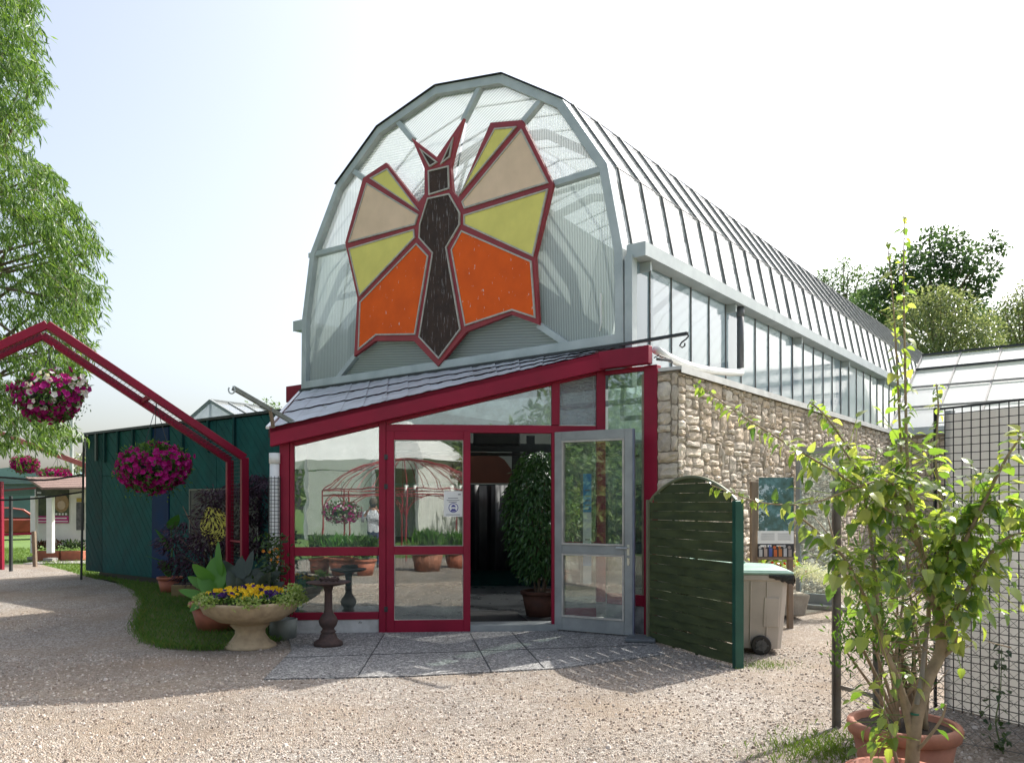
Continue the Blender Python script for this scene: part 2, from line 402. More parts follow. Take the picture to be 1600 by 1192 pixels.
# ------------------------------------------------------------------ ground
def sheet(name, pts, z, m):
    b = MB(); b.poly([(p[0], p[1], z) for p in pts]); o = b.build(name, m); o['kind'] = 'structure'; return o
sheet('ground', [(-600, -600), (600, -600), (600, 600), (-600, 600)], 0.0, MEADOW)
def smooth_loop(pts, n=6):
    out = []; k = len(pts)
    for i in range(k):
        p0, p1, p2, p3 = (V((*pts[(i + j) % k][:2], 0)) for j in (-1, 0, 1, 2))
        for t in range(n):
            s = t / n
            out.append(tuple(.5 * ((2 * p1) + (p2 - p0) * s + (2 * p0 - 5 * p1 + 4 * p2 - p3) * s * s + (3 * p1 - p0 - 3 * p2 + p3) * s ** 3))[:2])
    return out
gp = [tuple(gr(x, y)[:2]) for x, y in ((-60, 883), (60, 881), (110, 893), (150, 905))]
sheet('gravel_path', [(-9.5, -4.5), (12, -4.5), (16, 12), (14, 24), (6, 24), (2, 14), (-3.2, 16), (-8.3, 17.2), gp[3], gp[2], gp[1], gp[0], (-22, 21)], .004, GRAVEL)
LPX = [(128, 899), (180, 908), (213, 925), (224, 942), (216, 965), (212, 985), (228, 1004), (265, 1013), (320, 1016), (385, 1012), (430, 1003), (448, 992)]
lawn_edge = [tuple(gr(x, y)[:2]) for x, y in LPX]
lc = V((-5.2, 12.0, 0)); se = []
for i in range(len(lawn_edge) * 5 - 5):
    j, t = divmod(i, 5); p = V((*lawn_edge[j], 0)).lerp(V((*lawn_edge[j + 1], 0)), t / 5); p = p + (p - lc).normalized() * R.uniform(.03, .17); se.append((p.x, p.y))
sheet('bare_soil', se + [(-2.9, 11.5), (-9.6, 18.1)], .007, pm('trodden_soil', (.20, .165, .12), (.11, .095, .06), 5, .95, bmp=.8, bscale=90))
lawn_back = [(-2.9, 11.5), (-4.1, 13.9), (-7, 16.15), (-9.6, 18.15)]
sheet('lawn', lawn_edge + lawn_back, .010, LAWN)
pav = [gr(456, 1018), gr(412, 1063), gr(640, 1058), gr(870, 1046), gr(1040, 1024), gr(1010, 992), V((1.15, 10.3, 0)), V((-2.8, 9.97, 0))]
pb = MB()
pb.prism([(p.x, p.y, .004) for p in pav], (0, 0, .014))
o = pb.build('pavement', AGGR); o['kind'] = 'structure'
jb = MB()
for (a, b) in (((735, 992), (768, 1052)), ((800, 990), (850, 1046)), ((600, 993), (560, 1058))):
    p, q = gr(*a), gr(*b); jb.bar((p.x, p.y, .0205), (q.x, q.y, .0205), .010, .003)
p, q = gr(440, 1030), gr(1010, 1010); jb.bar((p.x, p.y, .0205), (q.x, q.y, .0205), .010, .003)
jb.build('pavement_joint', DARKM)['kind'] = 'structure'
# far hill line behind everything
hb = MB()
hp = []
for i in range(41):
    a = math.radians(-75 + 150 * i / 40); r = 330
    hp.append((r * math.sin(a), r * math.cos(a), 7 + 6 * math.sin(i * .7) + 4 * math.sin(i * 1.9 + 1)))
for i in range(40):
    a, b = hp[i], hp[i + 1]
    hb.poly([(a[0], a[1], -1), (b[0], b[1], -1), (b[0], b[1], b[2]), (a[0], a[1], a[2])])
    hb.poly([(a[0], a[1], a[2]), (b[0], b[1], b[2]), (b[0] * 1.3, b[1] * 1.3, 0), (a[0] * 1.3, a[1] * 1.3, 0)])
hb.build('hills', pm('wooded_hill', (.06, .10, .045), (.04, .075, .035), .12, 1))['kind'] = 'structure'
# loose stones lying on the gravel
b = MB()
for i in range(24000):
    Y = 3.6 + 8.5 * R.random() ** 1.5; X = R.uniform(-.70, .62) * Y
    if Y > 9.2 and X > -2.9: continue
    if X < -2.8 and Y > 8.6 and X > -6: continue
    r = R.uniform(.005, .0125) * (1.6 if R.random() < .04 else 1)
    a = R.random() * 6.3; z0 = .004
    pts = [(X + r * q * math.cos(a + k * 1.257) , Y + r * q * math.sin(a + k * 1.257), z0) for k, q in enumerate([R.uniform(.7, 1.3) for _ in range(5)])]
    top = [(X + (p[0] - X) * .55, Y + (p[1] - Y) * .55, z0 + r * R.uniform(.7, 1.1)) for p in pts]
    b.add(pts + top, [(5, 6, 7, 8, 9)] + [(k, (k + 1) % 5, 5 + (k + 1) % 5, 5 + k) for k in range(5)])
def pebm():
    m, nt, out = newmat('loose_stone')
    p = N(nt, 'ShaderNodeBsdfPrincipled', Roughness=.85); p.inputs['Specular IOR Level'].default_value = .25
    g = N(nt, 'ShaderNodeNewGeometry')
    nt.links.new(ramp(nt, g.outputs['Random Per Island'], [(0, (.22, .17, .13)), (.35, (.42, .34, .28)), (.7, (.54, .46, .38)), (1, (.68, .62, .56))]), p.inputs['Base Color'])
    nt.links.new(p.outputs[0], out.inputs[0]); return m
PEB = pebm()
tag(b.build('gravel', PEB), 'loose pinkish grey stones scattered over the gravel forecourt', 'gravel', kind='stuff')
# grass blades on the small lawn
def inpoly(x, y, P):
    c = False; j = len(P) - 1
    for i in range(len(P)):
        if (P[i][1] > y) != (P[j][1] > y) and x < (P[j][0] - P[i][0]) * (y - P[i][1]) / (P[j][1] - P[i][1]) + P[i][0]: c = not c
        j = i
    return c
LP = lawn_edge + lawn_back
b = MB()
def blade(b, x, y, h, w):
    a = R.random() * 6.3; l = h * R.uniform(.2, .8); c, s = math.cos(a), math.sin(a)
    b.add([(x - s * w, y + c * w, 0), (x + s * w, y - c * w, 0), (x + c * l * .4 , y + s * l * .4, h * .65), (x + c * l, y + s * l, h)], [(0, 1, 2), (0, 2, 3)])
k = 0
while k < 26000:
    x, y = R.uniform(-9.8, -2.6), R.uniform(8.6, 18.2)
    if not inpoly(x, y, LP): continue
    k += 1
    blade(b, x, y, R.uniform(.025, .065) * (1.8 if R.random() < .05 else 1), .004)
for i in range(2600):   # ragged fringe along the lawn edge
    j = R.randrange(len(lawn_edge) - 1); t = R.random()
    p, q = lawn_edge[j], lawn_edge[j + 1]
    blade(b, p[0] + (q[0] - p[0]) * t + R.gauss(0, .05), p[1] + (q[1] - p[1]) * t + R.gauss(0, .05), R.uniform(.03, .09), .004)
tag(b.build('grass', GRASSL), 'short green grass of the small lawn beside the entrance', 'grass', kind='stuff')
b = MB()
for i in range(16000):
    Y = R.uniform(17.5, 30); X = -(R.uniform(.50, .72)) * Y
    px = 800 + X / Y * FPX; py = HOR + FPX * EYE / Y
    if py > 880 + max(0, px - 60) * .28: continue
    blade(b, X, Y, R.uniform(.03, .10), .008)
for i in range(1500):
    p = gr(R.gauss(1285, 50), R.gauss(1172, 14))
    blade(b, p.x, p.y, R.uniform(.02, .06), .003)
for i in range(500):
    p = gr(R.gauss(1195, 25), R.gauss(1040, 4))
    blade(b, p.x, p.y, R.uniform(.015, .04), .003)
tag(b.build('sunny_grass', leafm('sunlit_blade', [(.08, .15, .025), (.12, .20, .035), (.16, .22, .05)], .4, .6)), 'patchy sunlit grass beyond the path and by the terracotta pots', 'grass', kind='stuff')

# ------------------------------------------------------------------ greenhouse geometry
DG = 8.87
G = Frame((NX * DG, NY * DG), (TX, TY), (-NX, -NY))       # gable plane: u along, out towards us
GPX = [(474, 608), (477, 502), (489, 398), (527.6, 290), (592, 201.5), (681, 138), (786, 118), (881, 158), (953.5, 255), (979.5, 389), (977, 537)]
GP = [G.px(x, y) for x, y in GPX]
# the arch: five facets up each side, mirrored about the ridge
uc = (GP[0][0] + GP[10][0]) / 2
ARCH = []
for i in range(11):
    j = 10 - i
    hw = abs((GP[j][0] - GP[i][0]) / 2); z = (GP[i][1] + GP[j][1]) / 2
    ARCH.append((uc + (-hw if i < 5 else hw if i > 5 else 0), z))
ZB = ARCH[0][1]; UL, UR = ARCH[0][0], ARCH[10][0]
LEN = 27.5
def inset(poly, d):
    """offset a closed CCW/CW polygon inwards by d"""
    n = len(poly); A = sum(poly[i][0] * poly[(i + 1) % n][1] - poly[(i + 1) % n][0] * poly[i][1] for i in range(n))
    sg = 1 if A > 0 else -1; out = []
    for i in range(n):
        p0, p1, p2 = (V((*poly[(i + k) % n], 0)) for k in (-1, 0, 1))
        e1 = (p1 - p0).normalized(); e2 = (p2 - p1).normalized()
        n1 = V((-e1.y, e1.x, 0)) * sg; n2 = V((-e2.y, e2.x, 0)) * sg
        bis = n1 + n2; bis = bis.normalized() if bis.length > 1e-6 else n1
        k = d / max(.25, bis.dot(n1))
        q = p1 + bis * k; out.append((q.x, q.y))
    return out
def ring(b, F, outer, inner, w0, w1, mi=0):
    n = len(outer)
    vs = [F.pt(u, w1, z) for u, z in outer] + [F.pt(u, w1, z) for u, z in inner] + [F.pt(u, w0, z) for u, z in outer] + [F.pt(u, w0, z) for u, z in inner]
    fs = []
    for i in range(n):
        j = (i + 1) % n
        fs += [(i, j, n + j, n + i), (2 * n + j, 2 * n + i, 3 * n + i, 3 * n + j), (i, 2 * n + i, 2 * n + j, j), (n + i, n + j, 3 * n + j, 3 * n + i)]
    b.add(vs, fs, mi)

gh = thing('greenhouse', 'long glass greenhouse with a twelve sided arched gable end and glare white roof', 'greenhouse', G.pt(uc, 0, 0))
b = MB(); inn = inset(ARCH, .125)
ring(b, G, ARCH, inn, -.10, .05)
b.build('gable_frame', GALV, gh, bevel=.006)
b = MB()   # dark capping strip over the arch
for i in range(10):
    a, c = ARCH[i], ARCH[i + 1]
    if i in (0, 1, 2, 7, 8, 9): continue
    oa, oc = V((*a, 0)), V((*c, 0)); e = (oc - oa).normalized(); n = V((-e.y, e.x, 0))
    if n.y < 0 and i > 0 and abs(n.y) > .1: n = -n
    if i >= 8: n = V((1, 0, 0)) if n.x < 0 else n
    b.box8([G.pt(*q) for q in ()] or [G.pt(oa.x + n.x * .004, .085, oa.y + n.y * .004), G.pt(oc.x + n.x * .004, .085, oc.y + n.y * .004), G.pt(oc.x + n.x * .004, -.12, oc.y + n.y * .004), G.pt(oa.x + n.x * .004, -.12, oa.y + n.y * .004),
            G.pt(oa.x + n.x * .018, .075, oa.y + n.y * .018), G.pt(oc.x + n.x * .018, .075, oc.y + n.y * .018), G.pt(oc.x + n.x * .018, -.12, oc.y + n.y * .018), G.pt(oa.x + n.x * .018, -.12, oa.y + n.y * .018)])
b.build('verge_capping', DARKM, gh)
b = MB(); b.fbox(G, UL, UR + .02, -.09, .10, ZB - .10, ZB - .012)
b.build('flashing', DARKM, gh)
# radial bars of the gable
BARS = [((546, 262), (572, 282)), ((617, 184), (646, 219)), ((752, 134), (724, 190)), ((848, 155), (818, 191)), ((947, 263), (866, 288)), ((842, 508), (896, 545)), ((556, 556), (521, 601)), ((540, 386), (484, 400))]
for (p, q) in BARS:
    a, c = G.px(*p), G.px(*q); b = MB()
    b.bar(G.pt(a[0], -.01, a[1]), G.pt(c[0], -.01, c[1]), .085, .09, (-NX, -NY, 0))
    b.build('gable_bar', GALV, gh, bevel=.005)
# ribbed sheets between the bars (each a flat sheet; hidden edges run behind the emblem)
ctr = (690, 370)
def gpoly(pts, w): return [G.pt(*((lambda q: (q[0], w, q[1]))(G.px(x, y)))) for x, y in pts]
ribV = ribm('ribbed_sheet_upright', (TX, TY, 0.0), 150, .42)
ribV2 = ribm('ribbed_sheet_upright_shaded', (TX, TY, 0.02), 150, .26, (.58, .66, .62), (.80, .86, .83))  # same sheet, darkened in colour for the dim interior behind the lower gable
ribH = ribm('ribbed_sheet_level', (TX * .12, TY * .12, 1.0), 150, .44)
ribD = ribm('ribbed_sheet_slanting', (TX * -.45, TY * -.45, .88), 150, .44)
ribL = ribm('ribbed_sheet_level_shaded', (TX * .1, TY * .1, 1.0), 150, .22, (.54, .61, .57), (.74, .80, .77))  # interior shade put into the colour of the bottom sheet
I = [(x, y) for x, y in GPX]
SH = [([(490, 392), (533, 290), (548, 264), (572, 283), (690, 372), (541, 387)], ribV),
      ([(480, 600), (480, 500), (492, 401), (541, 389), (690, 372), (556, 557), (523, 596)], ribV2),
      ([(550, 262), (596, 206), (617, 185), (646, 219), (690, 372), (572, 280)], ribH),
      ([(620, 182), (684, 143), (749, 132), (723, 192), (690, 372), (648, 218)], ribD),
      ([(755, 131), (785, 125), (845, 154), (818, 191), (690, 372), (727, 190)], ribD),
      ([(850, 157), (880, 164), (946, 258), (866, 286), (690, 372), (822, 192)], ribV),
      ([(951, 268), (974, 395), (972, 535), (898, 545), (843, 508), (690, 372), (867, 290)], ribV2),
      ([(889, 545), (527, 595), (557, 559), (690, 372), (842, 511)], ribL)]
for pts, m in SH:
    b = MB(); b.poly(gpoly(pts, -.045)); b.build('gable_sheet', m, gh)
# roof glass: facets swept back, right side from the eave kink, left side likewise
b = MB()
for i in range(1, 9):
    a, c = ARCH[i], ARCH[i + 1]
    b.poly([G.pt(a[0], -.1, a[1]), G.pt(c[0], -.1, c[1]), G.pt(c[0], -LEN, c[1]), G.pt(a[0], -LEN, a[1])])
b.build('roof_glass', ROOFGL, gh)
b = MB(); b.poly([G.pt(u, -LEN, z) for u, z in ARCH]); b.build('rear_gable', ROOFGL, gh)
SPC = .612
nb = int(LEN / SPC)
first = None
OUT = [(u + (u - uc) * .004, z + .012) for u, z in ARCH]
for k in range(nb):
    if first is None:
        b = MB()
        for i in range(1, 9):
            b.bar(G.pt(OUT[i][0], -.12, OUT[i][1]), G.pt(OUT[i + 1][0], -.12, OUT[i + 1][1]), .030, .018, (-NX, -NY, 0))
        first = b.build('glazing_bar', BARM, gh); o = first
    else: o = dup(first)
    o.location = (NX * SPC * (k + .15), NY * SPC * (k + .15), 0)
for i in (5, 6, 7, 8):
    b = MB(); b.bar(G.pt(OUT[i][0], -.15, OUT[i][1] + .005), G.pt(OUT[i][0], -LEN, OUT[i][1] + .005), .012, .012)
    b.build('purlin_strip', BARM, gh)
# inner hoops seen hazily through the sheets
inn2 = inset(ARCH, .30); inn3 = inset(ARCH, .42)
first = None
for w in (-1.2, -4.3, -7.4, -10.5):
    if first is None:
        b = MB(); ring(b, G, inn2, inn3, -1.30, -1.18); first = b.build('inner_hoop', GALVD, gh)
    else:
        dup(first).location = (NX * (-w - 1.2), NY * (-w - 1.2), 0)
for z in (5.2, 6.4):
    b = MB(); b.tube([G.pt(uc - 2.9 + (z - 5.2) * .6, -1.24, z), G.pt(uc + 2.9 - (z - 5.2) * .6, -1.24, z)], .035, 6); b.build('tie_rod', GALVD, gh)
for du in (-.9, .9):
    b = MB(); b.tube([G.pt(uc + du, -1.24, 6.4), G.pt(uc + du * .5, -1.24, 7.5)], .03, 6); b.build('strut', GALVD, gh)
# clerestory right side
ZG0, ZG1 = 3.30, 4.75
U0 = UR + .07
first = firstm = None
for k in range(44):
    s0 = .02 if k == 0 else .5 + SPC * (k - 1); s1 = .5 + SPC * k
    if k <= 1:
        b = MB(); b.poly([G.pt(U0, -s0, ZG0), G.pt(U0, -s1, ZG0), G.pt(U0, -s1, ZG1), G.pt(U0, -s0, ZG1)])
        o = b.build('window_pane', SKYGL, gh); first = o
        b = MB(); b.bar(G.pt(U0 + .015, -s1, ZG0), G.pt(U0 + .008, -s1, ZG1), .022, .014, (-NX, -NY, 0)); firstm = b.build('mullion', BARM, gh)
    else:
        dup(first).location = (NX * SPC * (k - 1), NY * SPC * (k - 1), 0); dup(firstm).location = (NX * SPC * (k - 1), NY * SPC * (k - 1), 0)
b = MB(); b.fbox(G, U0 - .06, U0 + .05, -.09, .04, ZG0 - .2, ZG1); b.build('corner_post', GALV, gh, bevel=.004)
def gutter(side):
    a = UR + .02 if side > 0 else UL - .02
    b = MB(); x0, x1 = (a, a + .27) if side > 0 else (a - .27, a)
    b.fbox(G, x0, x1, -LEN, -.01, 4.72, 4.735)
    b.fbox(G, x1 - .012 if side > 0 else x0, x1 if side > 0 else x0 + .012, -LEN, -.01, 4.7355, 4.89)
    b.fbox(G, x0, x0 + .012, -LEN, -.01, 4.7355, 4.89) if side > 0 else b.fbox(G, x1 - .012, x1, -LEN, -.01, 4.7355, 4.89)
    b.fbox(G, x0, x1, -.01, .004, 4.715, 4.895)
    o = b.build('gutter', GALV, gh)
gutter(1); gutter(-1)
for s in (.25, 3.0, 6.1, 9.2, 12.3):
    b = MB(); b.fbox(G, UR + .03, UR + .22, -s - .05, -s, 4.60, 4.715); b.build('gutter_bracket', GALV, gh)
b = MB(); b.fbox(G, UL - .04, UL, -LEN, -.02, ZB - .1, 4.75); b.build('left_wall', pm('left_wall_sheet', (.50, .55, .55), (.4, .45, .45), 2, .5), gh)
b = MB(); b.fbox(G, UL - .03, UL, -LEN, -.4, 0, ZB - .1); b.build('lower_wall', pm('lower_wall_board', (.10, .11, .10), (.07, .08, .07), 2, .8), gh)
# inner partition (grey-green sheet with a pitched head, behind the gable)
b = MB()
pl = G.px(480, 512, -.9); pr = G.px(975, 432, -.9)
b.fpoly(G, [(UL + .15, ZB - .4), (UR - .1, ZB - .4), (UR - .1, 4.75), (uc + .5, 6.75), (uc - .5, 6.75), (UL + .15, 4.9)], -.93, -.90)
b.build('inner_partition', pm('partition_sheet', (.40, .46, .44), (.31, .37, .35), 1.5, .7), gh)
# downpipe
b = MB(); p = G.pt(UR + .20, -3.24, 0)
b.tube([(p.x, p.y, 4.72), (p.x, p.y, 3.76)], .055, 12); b.tube([(p.x, p.y, 4.70), (p.x, p.y, 4.56)], .063, 12)
b.build('downpipe', pm('grey_pvc', (.13, .135, .15), (.10, .105, .115), 4, .4), gh, True)

# ------------------------------------------------------------------ stone wall
WF = Frame((1.992, 9.577), (NX, NY), (TX, TY))
WL, WH = 10.5, 3.22
sw = thing('stone_wall', 'rubble stone side wall of the greenhouse below the clerestory glazing', 'wall', WF.pt(0, 0, 0))
def stones(F, L, H, cs=.040, coarse=False):
    b = MB(); nx, nz = int(L / cs), int(H / cs)
    occ = [[False] * nx for _ in range(nz)]
    for z in range(nz):
        for x in range(nx):
            if occ[z][x]: continue
            r = R.random()
            if coarse: w, h = R.randint(3, 7), R.randint(2, 5)
            elif r < .035: w, h = R.randint(2, 3), R.randint(6, 10)
            elif r < .28: w, h = R.randint(2, 4), R.randint(1, 2)
            elif r < .92: w, h = R.randint(5, 11), R.randint(2, 3)
            else: w, h = R.randint(5, 8), R.randint(4, 6)
            ww = 0
            while ww < w and x + ww < nx and not occ[z][x + ww]: ww += 1
            hh = 0
            while hh < h and z + hh < nz and all(not occ[z + hh][x + i] for i in range(ww)): hh += 1
            for i in range(hh):
                for j in range(ww): occ[z + i][x + j] = True
            g = .006
            u0, u1, z0, z1 = x * cs + g, (x + ww) * cs - g, z * cs + g, (z + hh) * cs - g
            if u1 - u0 < .03: continue
            D = R.uniform(.006, .028); tu, tz = R.uniform(-.008, .008), R.uniform(-.012, .012)
            n = 5; vs = []
            jx = [[R.uniform(-.012, .012) for _ in range(n * n)] for _ in range(2)]
            for i in range(n):
                for j in range(n):
                    fu, fz = j / (n - 1), i / (n - 1)
                    edge = i in (0, n - 1) or j in (0, n - 1); cor = i in (0, n - 1) and j in (0, n - 1)
                    uu = u0 + (u1 - u0) * fu + jx[0][i * n + j] * (.8 if edge else 1); zz = z0 + (z1 - z0) * fz + jx[1][i * n + j] * .8
                    if cor:
                        uu += R.uniform(.0, .016) * (1 if j == 0 else -1); zz += R.uniform(.0, .014) * (1 if i == 0 else -1)
                    dd = (-.008 + D * R.uniform(.0, .55)) if edge else D + R.uniform(-.009, .009) + tu * (fu - .5) * 2 + tz * (fz - .5) * 2
                    vs.append(F.pt(uu, dd, zz))
            b.add(vs, [(i * n + j, i * n + j + 1, (i + 1) * n + j + 1, (i + 1) * n + j) for i in range(n - 1) for j in range(n - 1)])
    return b
b = MB(); b.fbox(WF, 0.01, WL, -.5, -.004, 0, WH); b.build('wall_core', MORTAR, sw)
stones(WF, WL, WH).build('stone_facing', STONE, sw)
EF = Frame((1.992 - TX * .285, 9.577 - TY * .285), (TX, TY), (-NX, -NY))
stones(EF, .285, WH, .047, True).build('quoin_facing', STONE, sw)
b = MB(); b.fbox(WF, -.02, WL + .1, -.26, .045, WH + .008, WH + .05)
b.fbox(WF, -.02, WL + .1, .046, .052, WH - .03, WH + .055)
b.build('coping', pm('pale_flashing', (.66, .66, .64), (.5, .5, .48), 4, .5, .1), sw)
# ------------------------------------------------------------------ butterfly emblem on the gable
em = thing('butterfly_emblem', 'big painted butterfly of red framed orange, yellow and peach panels on the gable', 'emblem', G.pt(uc, .05, 5.4))
OUTL = [(555, 557), (560, 466), (541, 380), (569, 279), (605, 255), (655, 318), (665, 304), (665, 264), (645, 217), (684, 247), (726, 186), (711, 240), (706, 262), (709, 300), (718, 310), (768, 193), (817, 189), (866, 288), (838, 402), (844, 508), (800, 492), (730, 519), (686, 573), (648, 533), (588, 533)]
b = MB(); b.fpoly(G, [G.px(x, y, .05) for x, y in OUTL], .02, .075); b.build('wing_frame', REDB, em)
def panel(name, pts, m):
    P = [G.px(x, y, .08) for x, y in pts]
    b = MB(); Q = inset(P, -.022); ring(b, G, Q, P, .070, .098)
    ob = MB(); ob.fpoly(G, P, .070, .086)
    o = ob.build(name, m, em); b.build('bead', BEAD, o)
panel('head_panel', [(671, 269), (700, 262), (701, 294), (672, 303)], BROWNB)
panel('body_panel', [(669.5, 312), (701.5, 305), (718, 334), (717.5, 351), (696.5, 387), (718.5, 514), (686, 558), (656.5, 526), (677.5, 395), (656.5, 371), (657.5, 351)], BROWNB)
panel('wing_panel', [(582, 279), (605, 266), (651, 326)], YELLOW)
panel('wing_panel', [(574, 289), (652, 337), (648, 350), (547, 377)], PEACH)
panel('wing_panel', [(547, 390), (646, 361), (647, 371), (563, 460)], YELLOW)
panel('wing_panel', [(651, 383), (668, 401), (648, 521), (588, 522), (561.5, 544), (564, 473)], ORANGE)
panel('wing_panel', [(774, 203.5), (803, 201), (723, 298)], YELLOW)
panel('wing_panel', [(814.5, 206), (854, 285), (727, 324), (724, 316)], PEACH)
panel('wing_panel', [(854, 299), (832, 398), (727, 350), (727, 338)], YELLOW)
panel('wing_panel', [(722, 363), (829, 410), (835, 494), (801, 483), (728, 507), (707, 391)], ORANGE)
panel('antenna_panel', [(660, 237), (681, 254), (672.5, 259)], BROWNB)
panel('antenna_panel', [(706, 224), (702, 245), (693, 252)], BROWNB)
b = MB()
p0, p1, p2 = G.px(938, 458), G.px(938.5, 503), G.px(936, 517)
b.bar(G.pt(p0[0], -.02, p0[1]), G.pt(p1[0], -.02, p1[1]), .02, .02, (-NX, -NY, 0)); b.bar(G.pt(p1[0], -.02, p1[1]), G.pt(p2[0], -.02, p2[1]), .014, .02, (-NX, -NY, 0))
b.build('sheet_patch', WHITEP, gh)

# ------------------------------------------------------------------ entrance porch
A4 = math.radians(4.5)
F = Frame((-2.81, 9.925), (math.cos(A4), math.sin(A4)), (math.sin(A4), -math.cos(A4)))
BX = F.px(940, 560)[0]
Bp = F.pt(BX, 0, 0)
S = Frame((Bp.x, Bp.y), (TX, TY), (-NX, -NY))
po = thing('entrance_porch', 'crimson framed glass entrance porch with a sloping scalloped roof', 'porch', F.pt(2, 0, 0))
def member(fr, name, x0, x1, y0, y1, w0=-.07, w1=.0, par=po, m=RED, bev=.004):
    b = MB(); b.fpx(fr, x0, x1, y0, y1, w0, w1); return b.build(name, m, par, bevel=bev)
def fz(px):   # underside of the sloping fascia at a picture column
    return 697 - (px - 422) * (697 - 576) / (936 - 422)
def upost(name, x0, x1, ybot, w0=-.075, w1=.012):
    u0 = F.px(x0, 700)[0]; u1 = F.px(x1, 700)[0]
    z0 = max(0.0, F.px(x0, ybot)[1]); za = F.px(x0, fz(x0) - 5)[1]; zb = F.px(x1, fz(x1) - 5)[1]
    b = MB(); b.fpoly(F, [(u0, z0), (u1, z0), (u1, zb), (u0, za)], w0, w1); return b.build(name, RED, po, bevel=.004)
upost('post', 437, 452, 992); upost('post', 452.6, 459.5, 992, -.07, 0)
upost('post', 592, 603, 990); upost('post', 862, 874.5, 664); upost('post', 932, 946, 940)
member(F, 'jamb', 862, 874.5, 676.6, 986, -.07, .005)
member(F, 'rail', 459.8, 591.7, 854.5, 868.2); member(F, 'rail', 459.8, 591.7, 956.5, 968)
member(F, 'transom', 603.3, 931.7, 664, 676.2, -.075, .004)
member(F, 'rail', 874.8, 931.7, 846, 856); member(F, 'rail', 874.8, 931.7, 950, 966)
# frame rail under the fascia
b = MB()
for (xa, xb) in ((459.8, 591.7), (603.3, 861.7), (874.8, 931.7)):
    ua, ub = F.px(xa, 700)[0], F.px(xb, 700)[0]
    b.fpoly(F, [(ua, F.px(xa, fz(xa) + 9)[1]), (ub, F.px(xb, fz(xb) + 9)[1]), (ub, F.px(xb, fz(xb) - 5)[1]), (ua, F.px(xa, fz(xa) - 5)[1])], -.065, .006)
b.build('sloping_rail', RED, po, bevel=.004)
# fascia boards
b = MB()
ul = F.px(422, 680, .12)[0]; ub = BX + .03
zl1, zl0 = F.px(422, 669, .12)[1], F.px(422, 697.5, .12)[1]
zb1, zb0 = F.px(937, 549.5, .12)[1], F.px(937, 577, .12)[1]
b.fpoly(F, [(ul, zl0), (ub, zb0), (ub, zb1), (ul, zl1)], .013, .13)
b.build('fascia', RED, po, bevel=.006)
b = MB(); ur = S.px(1014, 550, .12)[0]
b.fbox(S, -.02, ur, .03, .135, zb0 + .002, zb1 - .001)
b.build('fascia', RED, po, bevel=.006)
# short canted bay to the right
UA = S.px(1027, 700)[0]; UP = S.px(1006.5, 700)[0]
b = MB(); b.fbox(S, UP, UA, -.10, .012, .0, zb0 - .002); b.build('post', RED, po, bevel=.005)
b = MB(); b.fbox(S, .08, UP - .002, -.06, .004, S.px(980, 945)[1], S.px(980, 928)[1]); b.build('rail', RED, po, bevel=.004)
b = MB(); b.fbox(S, .05, UP - .002, -.06, .004, zb0 - .06, zb0 - .003); b.build('rail', RED, po, bevel=.004)
b = MB(); b.fbox(S, .06, UA + .01, -.12, .0, 0.0, S.px(980, 946)[1]); b.build('plinth', pm('grimy_plinth', (.40, .40, .40), (.10, .10, .105), 4, .85, bmp=.3), po)
b = MB(); b.fbox(S, .08, UP - .003, -.034, -.028, S.px(980, 928)[1] + .001, zb0 - .061); b.build('window_pane', glassm('murky_bay_glass', (.72, .82, .78), .18, .10, .02, .03, (.45, .55, .50)), po)
# glass panes of the diagonal front
def pane(pts, m=GLASS, par=po, name='window_pane', w=-.03):
    b = MB(); b.fpoly(F, [F.px(x, y) for x, y in pts], w, w - .005); return b.build(name, m, par)
pane([(459.6, 854.6), (592, 854.6), (592, fz(592) + 8.8), (459.6, fz(459.6) + 8.8)])
pane([(459.6, 956.6), (592, 956.6), (592, 868), (459.6, 868)])
dz = glassm('dusty_transom_glass', (.80, .88, .86), .26, .22, .02, .03, (.50, .54, .52))
pane([(604, 663.8), (861.8, 663.8), (861.8, fz(861.8) + 8.8), (604, fz(604) + 8.8)], dz)
def crinkm():
    m, nt, out = newmat('crinkled_film_glass')
    gl = N(nt, 'ShaderNodeBsdfGlossy', Roughness=.12); gl.inputs[0].default_value = (.8, .87, .9, 1)
    nt.links.new(bump(nt, noise(nt, 9, 5, pos(nt, (1, 1, 1.6)), .75), 1.0, .06), gl.inputs['Normal'])
    tr = N(nt, 'ShaderNodeBsdfTransparent'); tr.inputs[0].default_value = (.6, .68, .7, 1)
    mx = N(nt, 'ShaderNodeMixShader'); mx.inputs[0].default_value = .45
    nt.links.new(tr.outputs[0], mx.inputs[1]); nt.links.new(gl.outputs[0], mx.inputs[2]); nt.links.new(mx.outputs[0], out.inputs[0]); return m
pane([(874.6, 663.8), (931.8, 663.8), (931.8, fz(931.8) + 8.8), (874.6, fz(874.6) + 8.8)], crinkm())
pane([(874.6, 846), (931.8, 846), (931.8, 676.4), (874.6, 676.4)]); pane([(874.6, 950), (931.8, 950), (931.8, 856), (874.6, 856)])
b = MB(); b.fpx(F, 459.8, 591.8, 968.2, 992, -.14, -.01); b.build('plinth', PLINTH, po)
b = MB(); b.fpx(F, 874.8, 946, 966.2, 990, -.14, -.01); b.build('plinth', PLINTH, po)
b = MB(); b.fpx(F, 735, 873, 975.5, 990, -.30, .03); b.build('threshold', GALVD, po)
